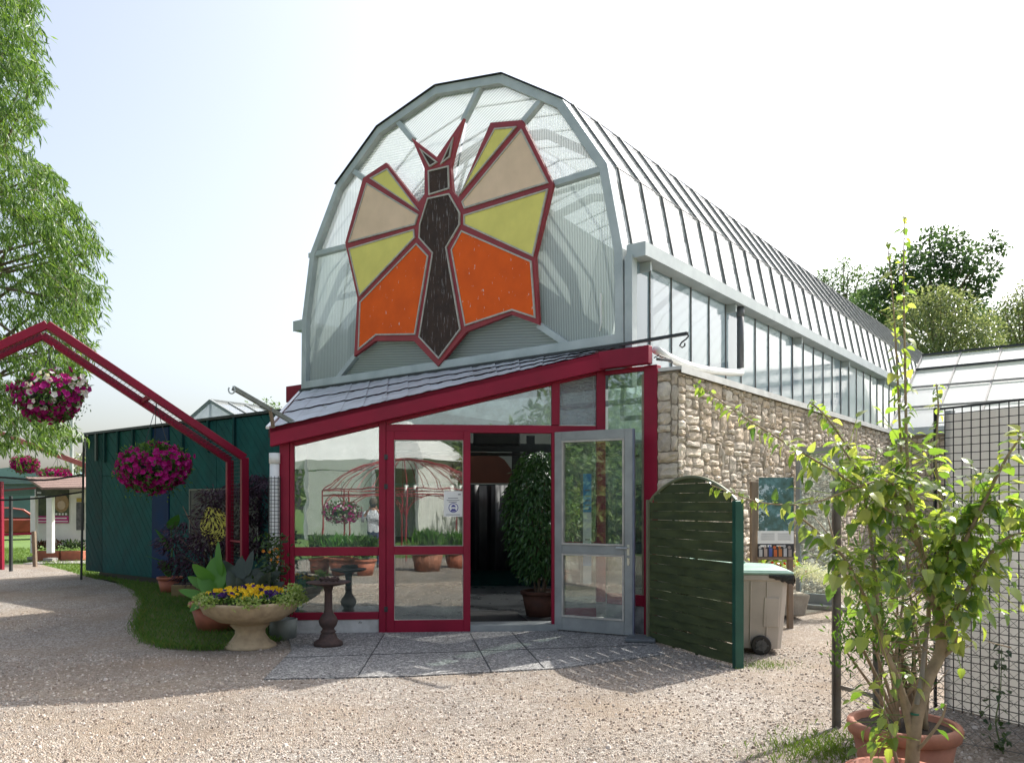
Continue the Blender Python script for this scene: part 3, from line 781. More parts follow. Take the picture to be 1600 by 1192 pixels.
# roof: triangular lean-to of scalloped slates, low corner at the left end of the fascia
L0 = F.pt(ul, .13, zl1 - .005); B0 = F.pt(ub, .13, zb1 - .005)
GLp = G.pt(UL - .02, .02, ZB - .06); GRp = G.pt(UR + .02, .02, ZB - .06); A0 = S.pt(ur - .02, .12, zb1 - .01)
b = MB(); b.prism([L0, B0, A0, GRp, GLp], (0, 0, -.05)); b.build('roof_deck', RED, po)
SLATE = pm('lichened_slate', (.54, .57, .60), (.38, .40, .41), 3.5, .6, bmp=.2, chips=(4, .64, (1.4, .5, 1)), chipcol=(.24, .23, .19))
b = MB()
nrow = 9
def rp(t, s):   # t: 0 at the fascia, 1 at the gable; s: 0 at the left verge, 1 at the right end
    a = L0.lerp(B0, s); c = GLp.lerp(GRp, s); return a.lerp(c, t)
for k in range(15):
    s0 = .004 + k * .0667; s1 = s0 + .0675
    if s1 > 1: s1 = 1
    M = 8
    for j in range(3):
        t0, t1 = -.012 + j * .322, .0 + (j + 1) * .322 + .02
        vs = []
        for i in range(M + 1):
            s = s0 + (s1 - s0) * i / M
            lift = .008 + .010 * (i / M) ** 2 + .003 * math.sin(i * 1.3 + k)
            te = t1 - .028 * math.sin(PI * i / M)
            for (t, l) in ((t0, lift * .7 + .012 * (j + 1)), ((t0 + te) / 2, lift + .012 * j), (te, lift * 1.1 + .012 * j)):
                p = rp(min(t, .985), s); vs.append(p + V((0, 0, l + R.uniform(-.003, .003))))
        b.add(vs, [f for i in range(M) for f in ((3 * i, 3 * i + 3, 3 * i + 4, 3 * i + 1), (3 * i + 1, 3 * i + 4, 3 * i + 5, 3 * i + 2))])
b.build('roof_slates', SLATE, po, smooth=True)
b = MB(); b.bar(L0 + V((-.03, 0, .01)), GLp + V((-.03, 0, .02)), .04, .03); b.build('verge_strip', WHITEP, po)
b = MB(); p, q = L0 + V((-.01, .05, -.06)), GLp + V((-.01, -.05, -.06)); b.bar(p, q, .05, .10); b.build('verge_board', DARKM, po)
b = MB(); q = G.pt(UL - .02, -.1, 0); d = V((-TX, -TY, 0))
z0 = ZB - .17
b.box8([V((q.x, q.y, z0)) + k for k in (V((0, 0, 0)), d * .62, d * .62 + V((NX, NY, 0)) * .2, V((NX, NY, 0)) * .2)] + [V((q.x, q.y, z0 + .29)) + k for k in (V((0, 0, 0)), d * .62, d * .62 + V((NX, NY, 0)) * .2, V((NX, NY, 0)) * .2)])
b.build('rear_fascia', RED, po, bevel=.005)
# side wall of the porch under the verge, inner floor
b = MB()
p, q = F.pt(.0, -.1, 0), G.pt(UL - .02, .0, 0)
b.box8([(p.x, p.y, 0), (p.x + .06, p.y, 0), (q.x + .06, q.y, 0), (q.x, q.y, 0), (p.x, p.y, zl1 - .16), (p.x + .06, p.y, zl1 - .16), (q.x + .06, q.y, ZB - .24), (q.x, q.y, ZB - .24)])
b.build('side_wall', GWALL2, po)
# closed door leaf
b = MB()
b.fpx(F, 603.6, 615.8, 673.5, 988, -.055, .016); b.fpx(F, 723.8, 735, 673.5, 988, -.055, .016)
for (ya, yb) in ((673.5, 687), (853, 866), (968, 988)): b.fpx(F, 615.9, 723.7, ya, yb, -.055, .015)
dr = b.build('door', RED, po, bevel=.004)
dr['label'] = 'closed crimson door leaf with two panes'
pane([(615.5, 853.2), (724, 853.2), (724, 686.8), (615.5, 686.8)], GLASSD, dr); pane([(615.5, 968.2), (724, 968.2), (724, 865.8), (615.5, 865.8)], GLASSD, dr)
b = MB()
for (x0, x1, y0, y1) in ((615.9, 723.7, 687, 853), (615.9, 723.7, 866, 968)):
    u0, z1 = F.px(x0, y0); u1, z0 = F.px(x1, y1)
    ring(b, F, [(u0, z0), (u1, z0), (u1, z1), (u0, z1)], inset([(u0, z0), (u1, z0), (u1, z1), (u0, z1)], .008), -.03, .002)
b.build('bead', BEAD, dr)
b = MB()
for y in (714, 760, 951): b.fpx(F, 600.5, 606, y - 4, y + 4, .012, .026)
b.build('hinge', DARKM, dr)
PAPER = pm('white_paper', (.78, .78, .76), (.74, .74, .72), 2, .6)
INK = pm('grey_ink', (.18, .18, .2), None, 5, .7); INKB = pm('blue_violet_ink', (.10, .10, .34), None, 5, .7)
b = MB(); b.fpx(F, 693.5, 722.5, 767, 807, -.027, -.024)
nt_ = b.build('notice', PAPER, dr); nt_['label'] = 'white paper notice with a round masked face symbol'
b = MB()
for i, (xa, xb, y) in enumerate(((700, 716, 778), (698, 718, 781.5), (701, 714, 784), (697, 719, 804))):
    b.fpx(F, xa, xb, y - .5, y + .5, -.0238, -.0225)
b.fpx(F, 715.5, 720, 771.5, 773, -.0238, -.0225)
b.build('text_line', INK, nt_)
b = MB(); cu, cz = F.px(708.5, 793)
def disc(b, F, cu, cz, r, w0, w1, n=20, sx=1.0): b.fpoly(F, [(cu + r * sx * math.cos(2 * PI * i / n), cz + r * math.sin(2 * PI * i / n)) for i in range(n)], w0, w1)
c1 = [(cu + .062 * math.cos(2 * PI * i / 24), cz + .062 * math.sin(2 * PI * i / 24)) for i in range(24)]
ring(b, F, c1, inset(c1, .009), -.0238, -.0222)
disc(b, F, cu, cz + .012, .026, -.0238, -.0222, 16); b.fpoly(F, [(cu - .04, cz - .046), (cu + .04, cz - .046), (cu + .018, cz - .012), (cu - .018, cz - .012)], -.0238, -.0221)
b.build('symbol', INKB, nt_)
b = MB(); b.fpoly(F, [(cu - .022, cz + .008), (cu + .022, cz + .008), (cu + .014, cz - .014), (cu - .014, cz - .014)], -.022, -.0205); b.build('mask_mark', PAPER, nt_)
# open grey door, swung out towards us
H = F.px(866, 700)[0]; Hp = F.pt(H, .02, 0)
e = V((1.453 - Hp.x, 9.66 - Hp.y, 0)); DW = e.length; e.normalize()
DF = Frame((Hp.x, Hp.y), (e.x, e.y), (e.y, -e.x))
zt, zb_ = 2.535, .03
gd = MB()
sw_ = .105
gd.fbox(DF, 0, sw_, -.045, .0, zb_, zt); gd.fbox(DF, DW - sw_, DW, -.045, .0, zb_, zt)
rails = [(zb_, .20), (1.0, 1.11), (zt - .115, zt)]
for a, c in rails: gd.fbox(DF, sw_ + .0005, DW - sw_ - .0005, -.044, -.001, a, c)
god = gd.build('door', GALVD, po, bevel=.005); god['label'] = 'open galvanised grey door leaf swung outwards'
b = MB()
for (a, c) in ((.20, 1.0), (1.11, zt - .115)):
    q = [(sw_, a), (DW - sw_, a), (DW - sw_, c), (sw_, c)]
    ring(b, DF, [(u, z) for u, z in q], inset(q, .022), -.03, .010)
    g2 = MB(); g2.fbox(DF, sw_, DW - sw_, -.030, -.026, a, c); g2.build('window_pane', GLASSD, god)
b.build('bead', BEAD, god)
b = MB()
b.fbox(DF, DW - .065, DW - .035, .001, .008, 1.0, 1.13); b.fbox(DF, DW - .065, DW - .035, .001, .008, .88, .97)
b.tube([DF.pt(DW - .05, .005, 1.09), DF.pt(DW - .05, .05, 1.09), DF.pt(DW - .19, .055, 1.09)], .010, 8)
b.build('handle', pm('brushed_steel', (.62, .62, .60), (.5, .5, .48), 10, .3, .9), god)
b = MB(); b.fbox(DF, DW + .001, DW + .02, -.044, -.002, zb_, zt); b.build('edge_strip', pm('blue_grey_edge', (.16, .19, .27), None, 6, .4, .2), god)

# ------------------------------------------------------------------ inside
b = MB(); b.poly([tuple(F.pt(.05, -.16, .03)), tuple(F.pt(BX, -.16, .03)), tuple(S.pt(UA, -.14, .03)), tuple(G.pt(UR, -12, .03)), tuple(G.pt(UL, -12, .03)), tuple(G.pt(UL, 0, .03))])
fl = b.build('interior_floor', pm('dark_wet_tile', (.075, .08, .085), (.04, .043, .047), 2.5, .30)); fl['kind'] = 'structure'
b = MB(); b.box8([F.pt(F.px(742, 970)[0], -.25, .033), F.pt(F.px(838, 970)[0], -.25, .033), F.pt(F.px(822, 970)[0], -1.75, .033), F.pt(F.px(722, 970)[0], -1.75, .033)] + [F.pt(F.px(742, 970)[0], -.25, .042), F.pt(F.px(838, 970)[0], -.25, .042), F.pt(F.px(822, 970)[0], -1.75, .042), F.pt(F.px(722, 970)[0], -1.75, .042)])
tag(b.build('doormat', pm('dark_coir', (.018, .018, .02), (.011, .011, .012), 60, .95, bmp=.5)), 'dark doormat on the floor just inside the open doorway', 'doormat')
b = MB()
cz0 = at(790, 888, 15.5)
for i in range(60):
    x0 = -2.4 + i * .08; x1 = x0 + .08
    ya = 15.5 + .07 * math.sin(i * 1.15) + .03 * math.sin(i * 2.9); yb = 15.5 + .07 * math.sin((i + 1) * 1.15) + .03 * math.sin((i + 1) * 2.9)
    b.add([(x0, ya, .35), (x1, yb, .35), (x1, yb, 2.0), (x0, ya, 2.0), (x0, ya + .01, .35), (x1, yb + .01, .35), (x1, yb + .01, 2.0), (x0, ya + .01, 2.0)], [(0, 1, 2, 3), (7, 6, 5, 4), (3, 2, 6, 7), (0, 4, 5, 1)])
tag(b.build('strip_curtain', pm('black_plastic_curtain', (.022, .022, .025), (.014, .014, .016), 3, .35), smooth=True), 'dark pleated strip curtain hanging at the back of the entrance', 'curtain')
b = MB(); b.box(-2.6, 2.9, 15.75, 15.82, .03, 2.02); tag(b.build('darkening_back_wall', GWALL2), 'dark low wall added behind the strip curtain to darken the interior', 'partition')  # back wall added to keep the entrance interior dark
b = MB()
pts = []
ca = at(738, 753, 15.2); cb = at(802, 753, 15.2); ct = 2.65
pts = [(-2.4, 15.2, 2.03), (cb.x, 15.2, 2.03)] + [(cb.x - .55 + .55 * math.cos(t), 15.2, 2.1 + .52 * math.sin(t)) for t in (0.0, .4, .8, 1.2, 1.57)] + [(-2.4, 15.2, 2.62)]
b.prism(pts, (0, .08, 0)); tag(b.build('arched_panel', pm('rust_brown_board', (.15, .045, .025), (.10, .03, .018), 2, .6)), 'rust brown round cornered panel hung above the strip curtain', 'panel')
b = MB()
for (xa, ya, xb, yb, Y, w) in ((735, 697, 864, 702, 14.2, .14), (735, 708, 864, 712, 14.0, .05)):
    b.bar(at(xa, ya, Y) - V((1.5, 0, 0)), at(xb, yb, Y) + V((1.5, 0, 0)), .12, w)
bm = thing('interior_beam', 'dark steel crossbeam with uprights inside the entrance', 'beam', at(800, 700, 14.2))
b.build('crossbeam', DARKM, bm, world=True)
for x in (806, 829):
    b = MB(); b.bar(at(x, 681, 14.6), at(x, 781, 14.6), .15, .15, (0, 1, 0)); b.build('upright', DARKM, bm)
b = MB(); p = at(790, 684, 13.6); b.box(p.x - .55, p.x + .25, p.y, p.y + .3, p.z - .12, p.z + .12); tag(b.build('wall_heater', pm('dark_heater_case', (.03, .032, .035)), bevel=.02), 'dark boxy heater fixed high up inside the entrance', 'heater')
# ficus inside
def pot(name_parent, c, r, h, m, rim=.035, soil=True, taper=.72):
    b = MB(); b.lathe([(0.001, 0), (r * taper, 0), (r * .95, h - rim * 1.6), (r * .95, h - rim * 1.6), (r * 1.03, h - rim * 1.5), (r * 1.06, h - rim * .5), (r * 1.03, h), (r * .92, h), (r * .88, h - .05), (.001, h - .05)], c, 28)
    o = b.build('pot', m, name_parent, smooth=True)
    for p in o.data.polygons:
        pass
    b = MB(); b.lathe([(.001, h - .035), (r * .89, h - .035), (.001, h - .03)], c, 20); b.build('soil', SOIL, name_parent)
    return o
fc = (.40, 11.45, .03)
fi = thing('ficus_plant', 'dense leafy potted ficus standing inside the doorway', 'plant', fc)
pot(fi, fc, .27, .36, pm('grimy_terracotta', (.13, .055, .035), (.07, .03, .02), 6, .8))
b = MB()
for i in range(7):
    a = i * .9; b.tube([V(fc) + V((.06 * math.cos(a), .06 * math.sin(a), .3)), V(fc) + V((.16 * math.cos(a), .16 * math.sin(a), .9)), V(fc) + V((.3 * math.cos(a + .4), .3 * math.sin(a + .4), 1.9))], [.018, .014, .006], 6)
b.build('stem', BARK, fi)
b = MB()
for i in range(5200):
    t = R.random(); z = .55 + 1.75 * t
    rad = .53 * math.sin(PI * min(1, .12 + .80 * t)) ** .6 * R.random() ** .4
    a = R.random() * 2 * PI
    p = V(fc) + V((rad * math.cos(a) * 1.05 + .02, rad * math.sin(a), z + .06 * math.sin(3 * a)))
    d = V((math.cos(a) * .6 + R.gauss(0, .3), math.sin(a) * .6 + R.gauss(0, .3), R.gauss(-.75, .35)))
    b.leaf(p, d, V((math.cos(a), math.sin(a), .6)) + V((R.gauss(0, .3), R.gauss(0, .3), 0)), R.uniform(.075, .12), R.uniform(.034, .05))
b.build('crown', FICUSL, fi)
# blue banner behind the side light
bn = thing('hanging_banner', 'narrow blue and white banner hanging behind the open grey door', 'banner', at(917, 900, 10.7))
b = MB(); p, q = at(911, 740, 10.14), at(924, 912, 10.14); b.box(p.x, q.x, 10.14, 10.147, q.z, p.z); b.build('cloth', PAPER, bn)
b = MB()
for ya, yb in ((740, 800), (868, 884)):
    p, q = at(911, ya, 10.135), at(924, yb, 10.135); b.box(p.x + .001, q.x - .001, 10.132, 10.138, q.z, p.z)
b.build('blue_field', pm('sky_blue_print', (.06, .32, .62), (.05, .26, .55), 3, .5), bn)
b = MB()
for y in (765, 774, 781, 788, 794, 842, 848): p, q = at(914, y, 10.128), at(922, y + 1.6, 10.128); b.box(p.x, q.x, 10.128, 10.131, q.z, p.z)
b.build('text_line', INK, bn)
def rdir(s=1.0): return V((R.gauss(0, 1), R.gauss(0, 1), R.gauss(0, 1))).normalized() * s
# ------------------------------------------------------------------ pipes and bracket arms
dp = thing('drain_pipe', 'white plastic drainpipe wrapped in black net beside the porch corner post', 'drainpipe', at(429, 900, 9.86))
p = at(429, 709, 9.84); b = MB(); b.tube([(p.x, p.y, p.z), (p.x, p.y, .02)], .058, 16); b.tube([(p.x, p.y, p.z + .01), (p.x, p.y, p.z - .12)], .066, 16)
b.build('pipe', WHITEP, dp, True)
b = MB(); zt = at(429, 744, 9.84).z
for i in range(10):
    a = 2 * PI * i / 10; b.bar((p.x + .072 * math.cos(a), p.y + .072 * math.sin(a), .02), (p.x + .072 * math.cos(a), p.y + .072 * math.sin(a), zt), .006, .006)
k = 0; z = .05
while z < zt:
    c = [(p.x + .072 * math.cos(2 * PI * i / 10), p.y + .072 * math.sin(2 * PI * i / 10), z) for i in range(11)]
    for i in range(10): b.bar(c[i], c[i + 1], .006, .006)
    z += .045
b.build('net', BLACKP, dp)
bl = thing('bracket_arm', 'pale wooden bracket arm with a wire ring, propped on the left roof corner', 'bracket', at(440, 665, 9.7))
b = MB(); b.bar(at(458, 660, 9.85), at(364, 606, 9.3), .045, .05); b.build('arm', pm('grey_green_timber', (.22, .24, .22), (.14, .15, .13), 12, .7), bl)
b = MB(); b.bar(at(427, 668, 9.70), at(422, 636, 9.62), .035, .035); b.build('strut', WOOD, bl)
b = MB(); b.tube([at(364 + 5 * math.cos(t) - 2, 609 + 6 * math.sin(t) , 9.28) for t in [x * .5 - 1.2 for x in range(11)]], .009, 6); b.build('ring', GALV, bl)
br = thing('bracket_arm', 'dark iron bracket arm with an S hook over the right porch corner', 'bracket', at(980, 536, 9.9))
b = MB(); b.bar(at(968, 539, 10.0), at(1074, 521, 9.25), .04, .035); b.build('arm', DARKM, br)
b = MB(); b.tube([at(x, y, 9.25) for x, y in ((1073, 520), (1076, 525), (1072, 530), (1065, 535), (1062, 540), (1066, 543), (1070, 540), (1070, 536))], .010, 6); b.build('hook', DARKM, br)
cp = thing('curved_pipe', 'white curved rainwater pipe from the grey downpipe to the porch', 'pipe', at(1100, 575, 11))
dpp = G.pt(UR + .20, -3.24, 0)
b = MB(); b.tube([(dpp.x, dpp.y, 3.80), (dpp.x, dpp.y, 3.72), (dpp.x - .02, dpp.y - .10, 3.67), at(1140, 582, 11.8), at(1110, 579, 11.2), at(1085, 574, 10.7), at(1060, 566, 10.3), at(1040, 556, 10.0), at(1024, 546, 9.85)], .052, 12)
b.build('pipe', WHITEP, cp, smooth=True)
b = MB(); b.tube([at(1026, 561, 9.7), at(1048, 563, 9.75), at(1050, 566, 9.8)], .018, 6); b.tube([at(1022, 559, 9.68), at(1030, 555, 9.7), at(1045, 561, 9.8)], .008, 6); b.build('clamp', DARKM, cp)

# ------------------------------------------------------------------ dark green timber building on the left
LB = Frame((-9.7, 18.2), (TX, TY), (-NX, -NY))
gb = thing('timber_building', 'low dark green timber building clad in diagonal boards', 'building', LB.pt(3.5, 0, 0))
WLEN = 7.3; HT = 3.22
b = MB(); b.fbox(LB, 0, WLEN, -3.2, -.06, .12, HT - .02); b.build('wall', GWALL2, gb)
b = MB(); b.fbox(LB, .45, WLEN, -3.0, -.10, 0.0, .12); b.build('footing', pm('dark_base_board', (.05, .045, .04)), gb)
def boards(name, u0, u1, z0, z1, ang, m, w=.0, pitch=.145):
    """diagonal tongue and groove boards clipped to a rectangle"""
    b = MB(); c, s = math.cos(ang), math.sin(ang)
    # half-plane clipping of each board strip
    L = (u1 - u0) + (z1 - z0); n = int(2 * L / pitch) + 2
    for i in range(-n, n):
        a0, a1 = i * pitch + .004, (i + 1) * pitch - .004
        poly = [(a * -s + t * c, a * c + t * s) for a, t in ((a0, -2 * L), (a0, 2 * L), (a1, 2 * L), (a1, -2 * L))]
        poly = [(x + (u0 + u1) / 2, y + (z0 + z1) / 2) for x, y in poly]
        for ax, lim, sg in ((0, u0, 1), (0, u1, -1), (1, z0, 1), (1, z1, -1)):
            new = []
            for k in range(len(poly)):
                p, q = poly[k], poly[(k + 1) % len(poly)]
                dp_, dq = sg * (p[ax] - lim), sg * (q[ax] - lim)
                if dp_ >= 0: new.append(p)
                if dp_ * dq < 0:
                    t = dp_ / (dp_ - dq); new.append((p[0] + (q[0] - p[0]) * t, p[1] + (q[1] - p[1]) * t))
            poly = new
            if len(poly) < 3: break
        if len(poly) >= 3: b.fpoly(LB, poly, w - .055, w + R.uniform(-.005, .0))
    return b.build(name, m, gb)
boards('board_panel', 0.0, .78, .13, HT - .03, math.radians(-52), GWALL2)
boards('board_panel', .80, 2.95, .13, 2.25, math.radians(-50), GWALL)
boards('board_panel', .80, 2.95, 2.26, HT - .03, math.radians(-38), GWALL)
b = MB(); b.fbox(LB, 2.97, 3.62, -.055, .012, .13, HT - .05); b.build('blue_board', BLUEW, gb)
boards('board_panel', 3.64, 5.3, .13, HT - .03, math.radians(-42), GWALL)
boards('board_panel', 5.31, WLEN, .13, HT - .03, math.radians(-48), GWALL)
b = MB(); b.fbox(LB, -.04, WLEN, -.2, .04, HT - .015, HT + .035); b.build('top_strip', DARKM, gb)
first = None
for u, z0 in ((.55, 2.6), (.95, 2.55), (1.55, 2.6), (2.2, 2.7), (2.95, 2.6), (4.15, 2.6), (5.05, 2.6), (5.9, 2.55)):
    b = MB(); b.fbox(LB, u, u + .05, .012, .05, z0, HT - .02); b.build('batten', pm('grey_batten', (.10, .13, .12)) if first is None else first.data.materials[0], gb)
    first = gb.children[-1]
# camera / lamp on the corner of the building
fl_ = thing('floodlight', 'small grey floodlight on the far corner of the green building', 'lamp', at(131, 690, 18.3))
b = MB(); b.bar(at(123, 689, 18.0), at(133, 681, 18.2), .10, .10); b.build('housing', GALVD, fl_, bevel=.01)
b = MB(); b.bar(at(134, 700, 18.1), at(134, 684, 18.1), .05, .05, (0, 1, 0)); b.build('mount', GALVD, fl_)
# framed photo board on the green building: dark picture with a yellow blossom shape
pbd = thing('photo_board', 'dark framed photo board with a yellow shape on the green wall', 'board', LB.pt(4.5, .05, 1.5))
u0, z1 = LB.px(296, 764, .05); u1, _ = LB.px(404, 757, .05); z0 = .75
b = MB(); b.fbox(LB, u0, u1, .016, .05, z0, z1); b.build('print', pm('dark_photo_print', (.022, .024, .026), (.05, .05, .055), 2.2, .4), pbd)
b = MB(); q = [(u0, z0), (u1, z0), (u1, z1), (u0, z1)]; ring(b, LB, q, inset(q, .025), .051, .062); b.build('frame', pm('thin_board_edge', (.20, .20, .17)), pbd)
b = MB(); cu, cz = LB.px(335, 820, .05)
for da, r in ((0, .30), (1.3, .24), (2.2, .26), (3.3, .28), (4.6, .30), (5.5, .24)):
    disc(b, LB, cu + .26 * math.cos(da), cz + .16 * math.sin(da), r * .8, .0502, .054 + da * .0006, 18)
b.build('yellow_shape', pm('printed_yellow', (.52, .46, .05), (.40, .36, .04), 4, .45), pbd)
# small glazed roof behind the green building
sg_ = thing('lantern_roof', 'small pitched glass roof lantern rising behind the green building', 'glass roof', at(360, 660, 20))
Y0 = 19.0
ap = at(329, 626, Y0); ll = at(290, 660, Y0); rl = at(372, 652, Y0 - .8)
dv = V((4.6, -1.2, 0)); dv2 = V((NX, NY, 0))
ridge2 = at(424, 638, Y0 + 1.5)
b = MB()
dirr = (ridge2 - ap); dirr.z = 0
b.poly([ap, ap + dirr, rl + dirr, rl]); b.poly([ap, ll, ll + dirr, ap + dirr]); b.build('glass', roofm('lantern_glass', .3), sg_)
b = MB(); b.poly([ll, rl, ap]); b.build('gable_pane', roofm('lantern_gable', .35, (.7, .74, .75)), sg_)
b = MB(); b.bar(ap, ap + dirr, .07, .07); b.bar(ap, ll, .07, .07); b.bar(ap, rl, .07, .07); b.bar(ap, V((ap.x, ap.y, ll.z)), .05, .05, (0, 1, 0))
for t in (.28, .55, .8): b.bar(ap + dirr * t, rl + dirr * t, .05, .05)
b.bar(ll, rl, .06, .06); b.build('frame', GALVD, sg_)

# ------------------------------------------------------------------ red pergola arch
AU = V((.83, .56, 0)).normalized(); AW = V((-.44, .65, 0))
def red_arch(name, label, Pc, zc, apex_h, span, m, w=AW, group=None, t=.10, cells=True):
    ar = thing(name, label, 'pergola', (Pc.x, Pc.y, 0), group)
    ap = Pc - AU * span; e2 = Pc - AU * (2 * span)
    path = [V((Pc.x, Pc.y, 0)), V((Pc.x, Pc.y, zc)), V((ap.x, ap.y, apex_h)), V((e2.x, e2.y, zc)), V((e2.x, e2.y, 0))]
    for k in (0, 1):
        for i, nm in enumerate(('post', 'rafter', 'rafter', 'post')):
            a, c = path[i] + w * k, path[i + 1] + w * k
            b = MB(); b.bar(a, c, t, t, tuple(w)); b.build(nm, m, ar, bevel=.006)
    if cells:
        b = MB()
        for i in range(4):
            a, c = path[i], path[i + 1]; L = (c - a).length; n = int(L / .055)
            for j in range(n):
                p = a.lerp(c, (j + .5) / n); b.bar(p + w * .06, p + w * .94, .004, .004, tuple((c - a).normalized()))
            for j in range(1, 8):
                f = j / 8; b.bar(a + w * f, c + w * f, .004, .004, tuple(w))
        b.build('wire_mesh', BLACKP, ar)
        for f in (.52,):
            b = MB(); p = path[1].lerp(path[2], f - .02); b.bar(p, p + w, .05, .06); b.build('crosspiece', m, ar)
        b = MB(); p = path[0].lerp(path[1], .47); b.bar(p, p + w, .03, .03); b.build('crosspiece', m, ar)
    return path
PCn = at(382, 715, 11.5)
red_arch('pergola_arch', 'crimson steel pergola arch with wire mesh carrying the flower baskets', V((PCn.x, PCn.y, 0)), PCn.z, 3.89, 2.46, RED)

# ------------------------------------------------------------------ hanging baskets
def flower(b, p, d, r, mi):
    d = d.normalized(); x = d.cross(V((.2, .3, .9)));
    x = x.normalized(); y = d.cross(x); n = 5
    vs = [p - d * r * .5]
    for i in range(n * 2):
        a = 2 * PI * i / (n * 2); q = r * (1 if i % 2 else .78) * R.uniform(.88, 1.08)
        vs.append(p + (x * math.cos(a) + y * math.sin(a)) * q + d * R.uniform(-.1, .15) * r)
    b.add(vs, [(0, i + 1, (i + 1) % (n * 2) + 1) for i in range(n * 2)], mi)
def basket(name, label, c, rx, rz, nf, hook, white=0.0, group='hanging flower baskets', fr=.043, lobes=None):
    t = thing(name, label, 'hanging basket', c, group)
    b = MB(); b.lathe([(.001, -rz * .55), (rx * .40, -rz * .5), (rx * .55, -rz * .05), (rx * .52, -rz * .05), (.001, -rz * .1)], c, 16); b.build('bowl', BLACKP, t, smooth=True)
    if hook:
        b = MB()
        for k in range(3):
            a = 2 * PI * k / 3; b.tube([V(c) + V((rx * .5 * math.cos(a), rx * .5 * math.sin(a), 0)), hook], .005, 4)
        b.tube([hook, V(hook) + V((0, 0, .09)), V(hook) + V((.05, 0, .13)), V(hook) + V((.07, 0, .08))], .008, 5)
        b.build('hanger', DARKM, t)
    lob = [(V((R.gauss(0, .5), R.gauss(0, .5), R.gauss(-.1, .45))), R.uniform(.76, 1.16)) for _ in range(12)]
    def surf():
        d = rdir(); d = V((d.x, d.y, d.z * .95 - .05)).normalized()
        k = 1.0
        for l, q in lob: k += (q - 1) * max(0, d.dot(l.normalized())) ** 3
        return d, V((d.x * rx * k, d.y * rx * k, d.z * rz * k * (1.05 if d.z < 0 else .9)))
    b = MB()
    for i in range(int(nf * 2.6)):
        d, s = surf(); p = V(c) + s * R.uniform(.55, 1.0)
        b.leaf(p, d + rdir(.9), d + rdir(.5), fr * R.uniform(1.2, 2.2), fr * R.uniform(.7, 1.1))
    for i in range(int(nf * .25)):
        d, s = surf()
        if d.z < .2: continue
        p = V(c) + s * R.uniform(.9, 1.12); b.leaf(p, V((d.x, d.y, .4)) + rdir(.5), V((0, 0, 1)) + rdir(.3), fr * 1.9, fr * .9)
    for i in range(int(nf * .14)):   # trailing shoots below and at the sides
        d, s = surf()
        if d.z > .1: continue
        p = V(c) + s * R.uniform(.95, 1.05); L_ = R.uniform(.04, .16)
        for q in range(4): b.leaf(p + V((d.x * .03 * q, d.y * .03 * q, -L_ * q / 3)), rdir() + V((0, 0, -.6)), d + rdir(.6), fr * 1.1, fr * .6)
    b.build('foliage', FOLI, t)
    b = MB(); wc = [rdir() for _ in range(5)]
    for i in range(nf):
        d, s = surf()
        if d.z > .55 and R.random() < .62: continue
        if R.random() < .16: s = s * R.uniform(.86, 1.16)
        if white and (d.z > .25 - .3 * d.x or max(d.dot(q) for q in wc) > .86): mi = 1 if R.random() < white else 0
        else: mi = 1 if (white and R.random() < .05) else 0
        flower(b, V(c) + s * R.uniform(.93, 1.10), d + rdir(.45), fr * R.uniform(.75, 1.15), mi)
    o = b.build('blossoms', [MAGENTA, WHITEF], t); o['kind'] = 'stuff'
ca = at(84, 617, 10.3); cb = at(243, 726, 11.0)
basket('hanging_basket', 'hanging basket of mixed magenta and white petunias under the arch peak', ca, .50, .45, 620, V((ca.x - .05, ca.y - .02, 3.52)), .38)
basket('hanging_basket', 'hanging basket of pure magenta petunias before the green building', cb, .50, .37, 600, V((cb.x, cb.y + .02, 2.98)), 0)

# ------------------------------------------------------------------ pots and planters by the entrance
bc = gr(391, 1010); bc = V((bc.x, bc.y, 0))
bp = thing('bowl_planter', 'wide sandstone pedestal bowl planted with yellow and violet pansies', 'planter', bc)
b = MB(); b.lathe([(.001, 0), (.29, 0), (.285, .03), (.22, .07), (.165, .15), (.165, .20), (.22, .255), (.20, .268), (.235, .285), (.36, .31), (.50, .40), (.555, .505), (.56, .53), (.53, .535), (.50, .50), (.001, .47)], (bc.x, bc.y, .0), 40)
b.build('bowl', SANDST, bp, smooth=True)
b = MB(); b.lathe([(.001, .49), (.515, .50), (.001, .53)], bc, 24); b.build('soil', SOIL, bp)
b = MB(); bl1 = MB(); bf = MB()
for i in range(1500):
    a = R.random() * 6.28; r = .52 * R.random() ** .5
    p = bc + V((r * math.cos(a), r * math.sin(a), .52 + R.random() * .09)); b.leaf(p, rdir() + V((0, 0, .6)), rdir() + V((0, 0, 1)), .05, .03)
b.build('foliage', FOLI, bp)
for i in range(1500):
    k = R.choice([2.55, 3.3, 4.1, 5.0, 5.75, 6.1, 6.25, .3]); a = R.gauss(k, .15); r = R.gauss(.54, .045)
    up = .10 if abs(k - 6.1) < .3 else 0
    p = bc + V((r * math.cos(a), r * math.sin(a), .53 + R.random() * (.08 + up) - max(0, r - .53) * .6)); bl1.leaf(p, rdir() + V((0, 0, .5)), rdir() + V((0, 0, 1)), .035, .03)
bl1.build('trailing_foliage', LIMEF, bp)
for i in range(330):
    k = R.random() * 6.28; r = .50 * R.random() ** .6
    yel = math.sin(k * 4 + 1) + R.gauss(0, .5) > (.2 if r > .33 else -.8)
    p = bc + V((r * math.cos(k), r * math.sin(k), .60 + (.5 - r) * .16 + R.uniform(-.02, .03)))
    flower(bf, p, V((R.gauss(0, .4), -.7 + R.gauss(0, .4), .7)), R.uniform(.022, .03), 0 if yel else 1)
o = bf.build('pansies', [YELLOWF, VIOLETF], bp); o['kind'] = 'stuff'
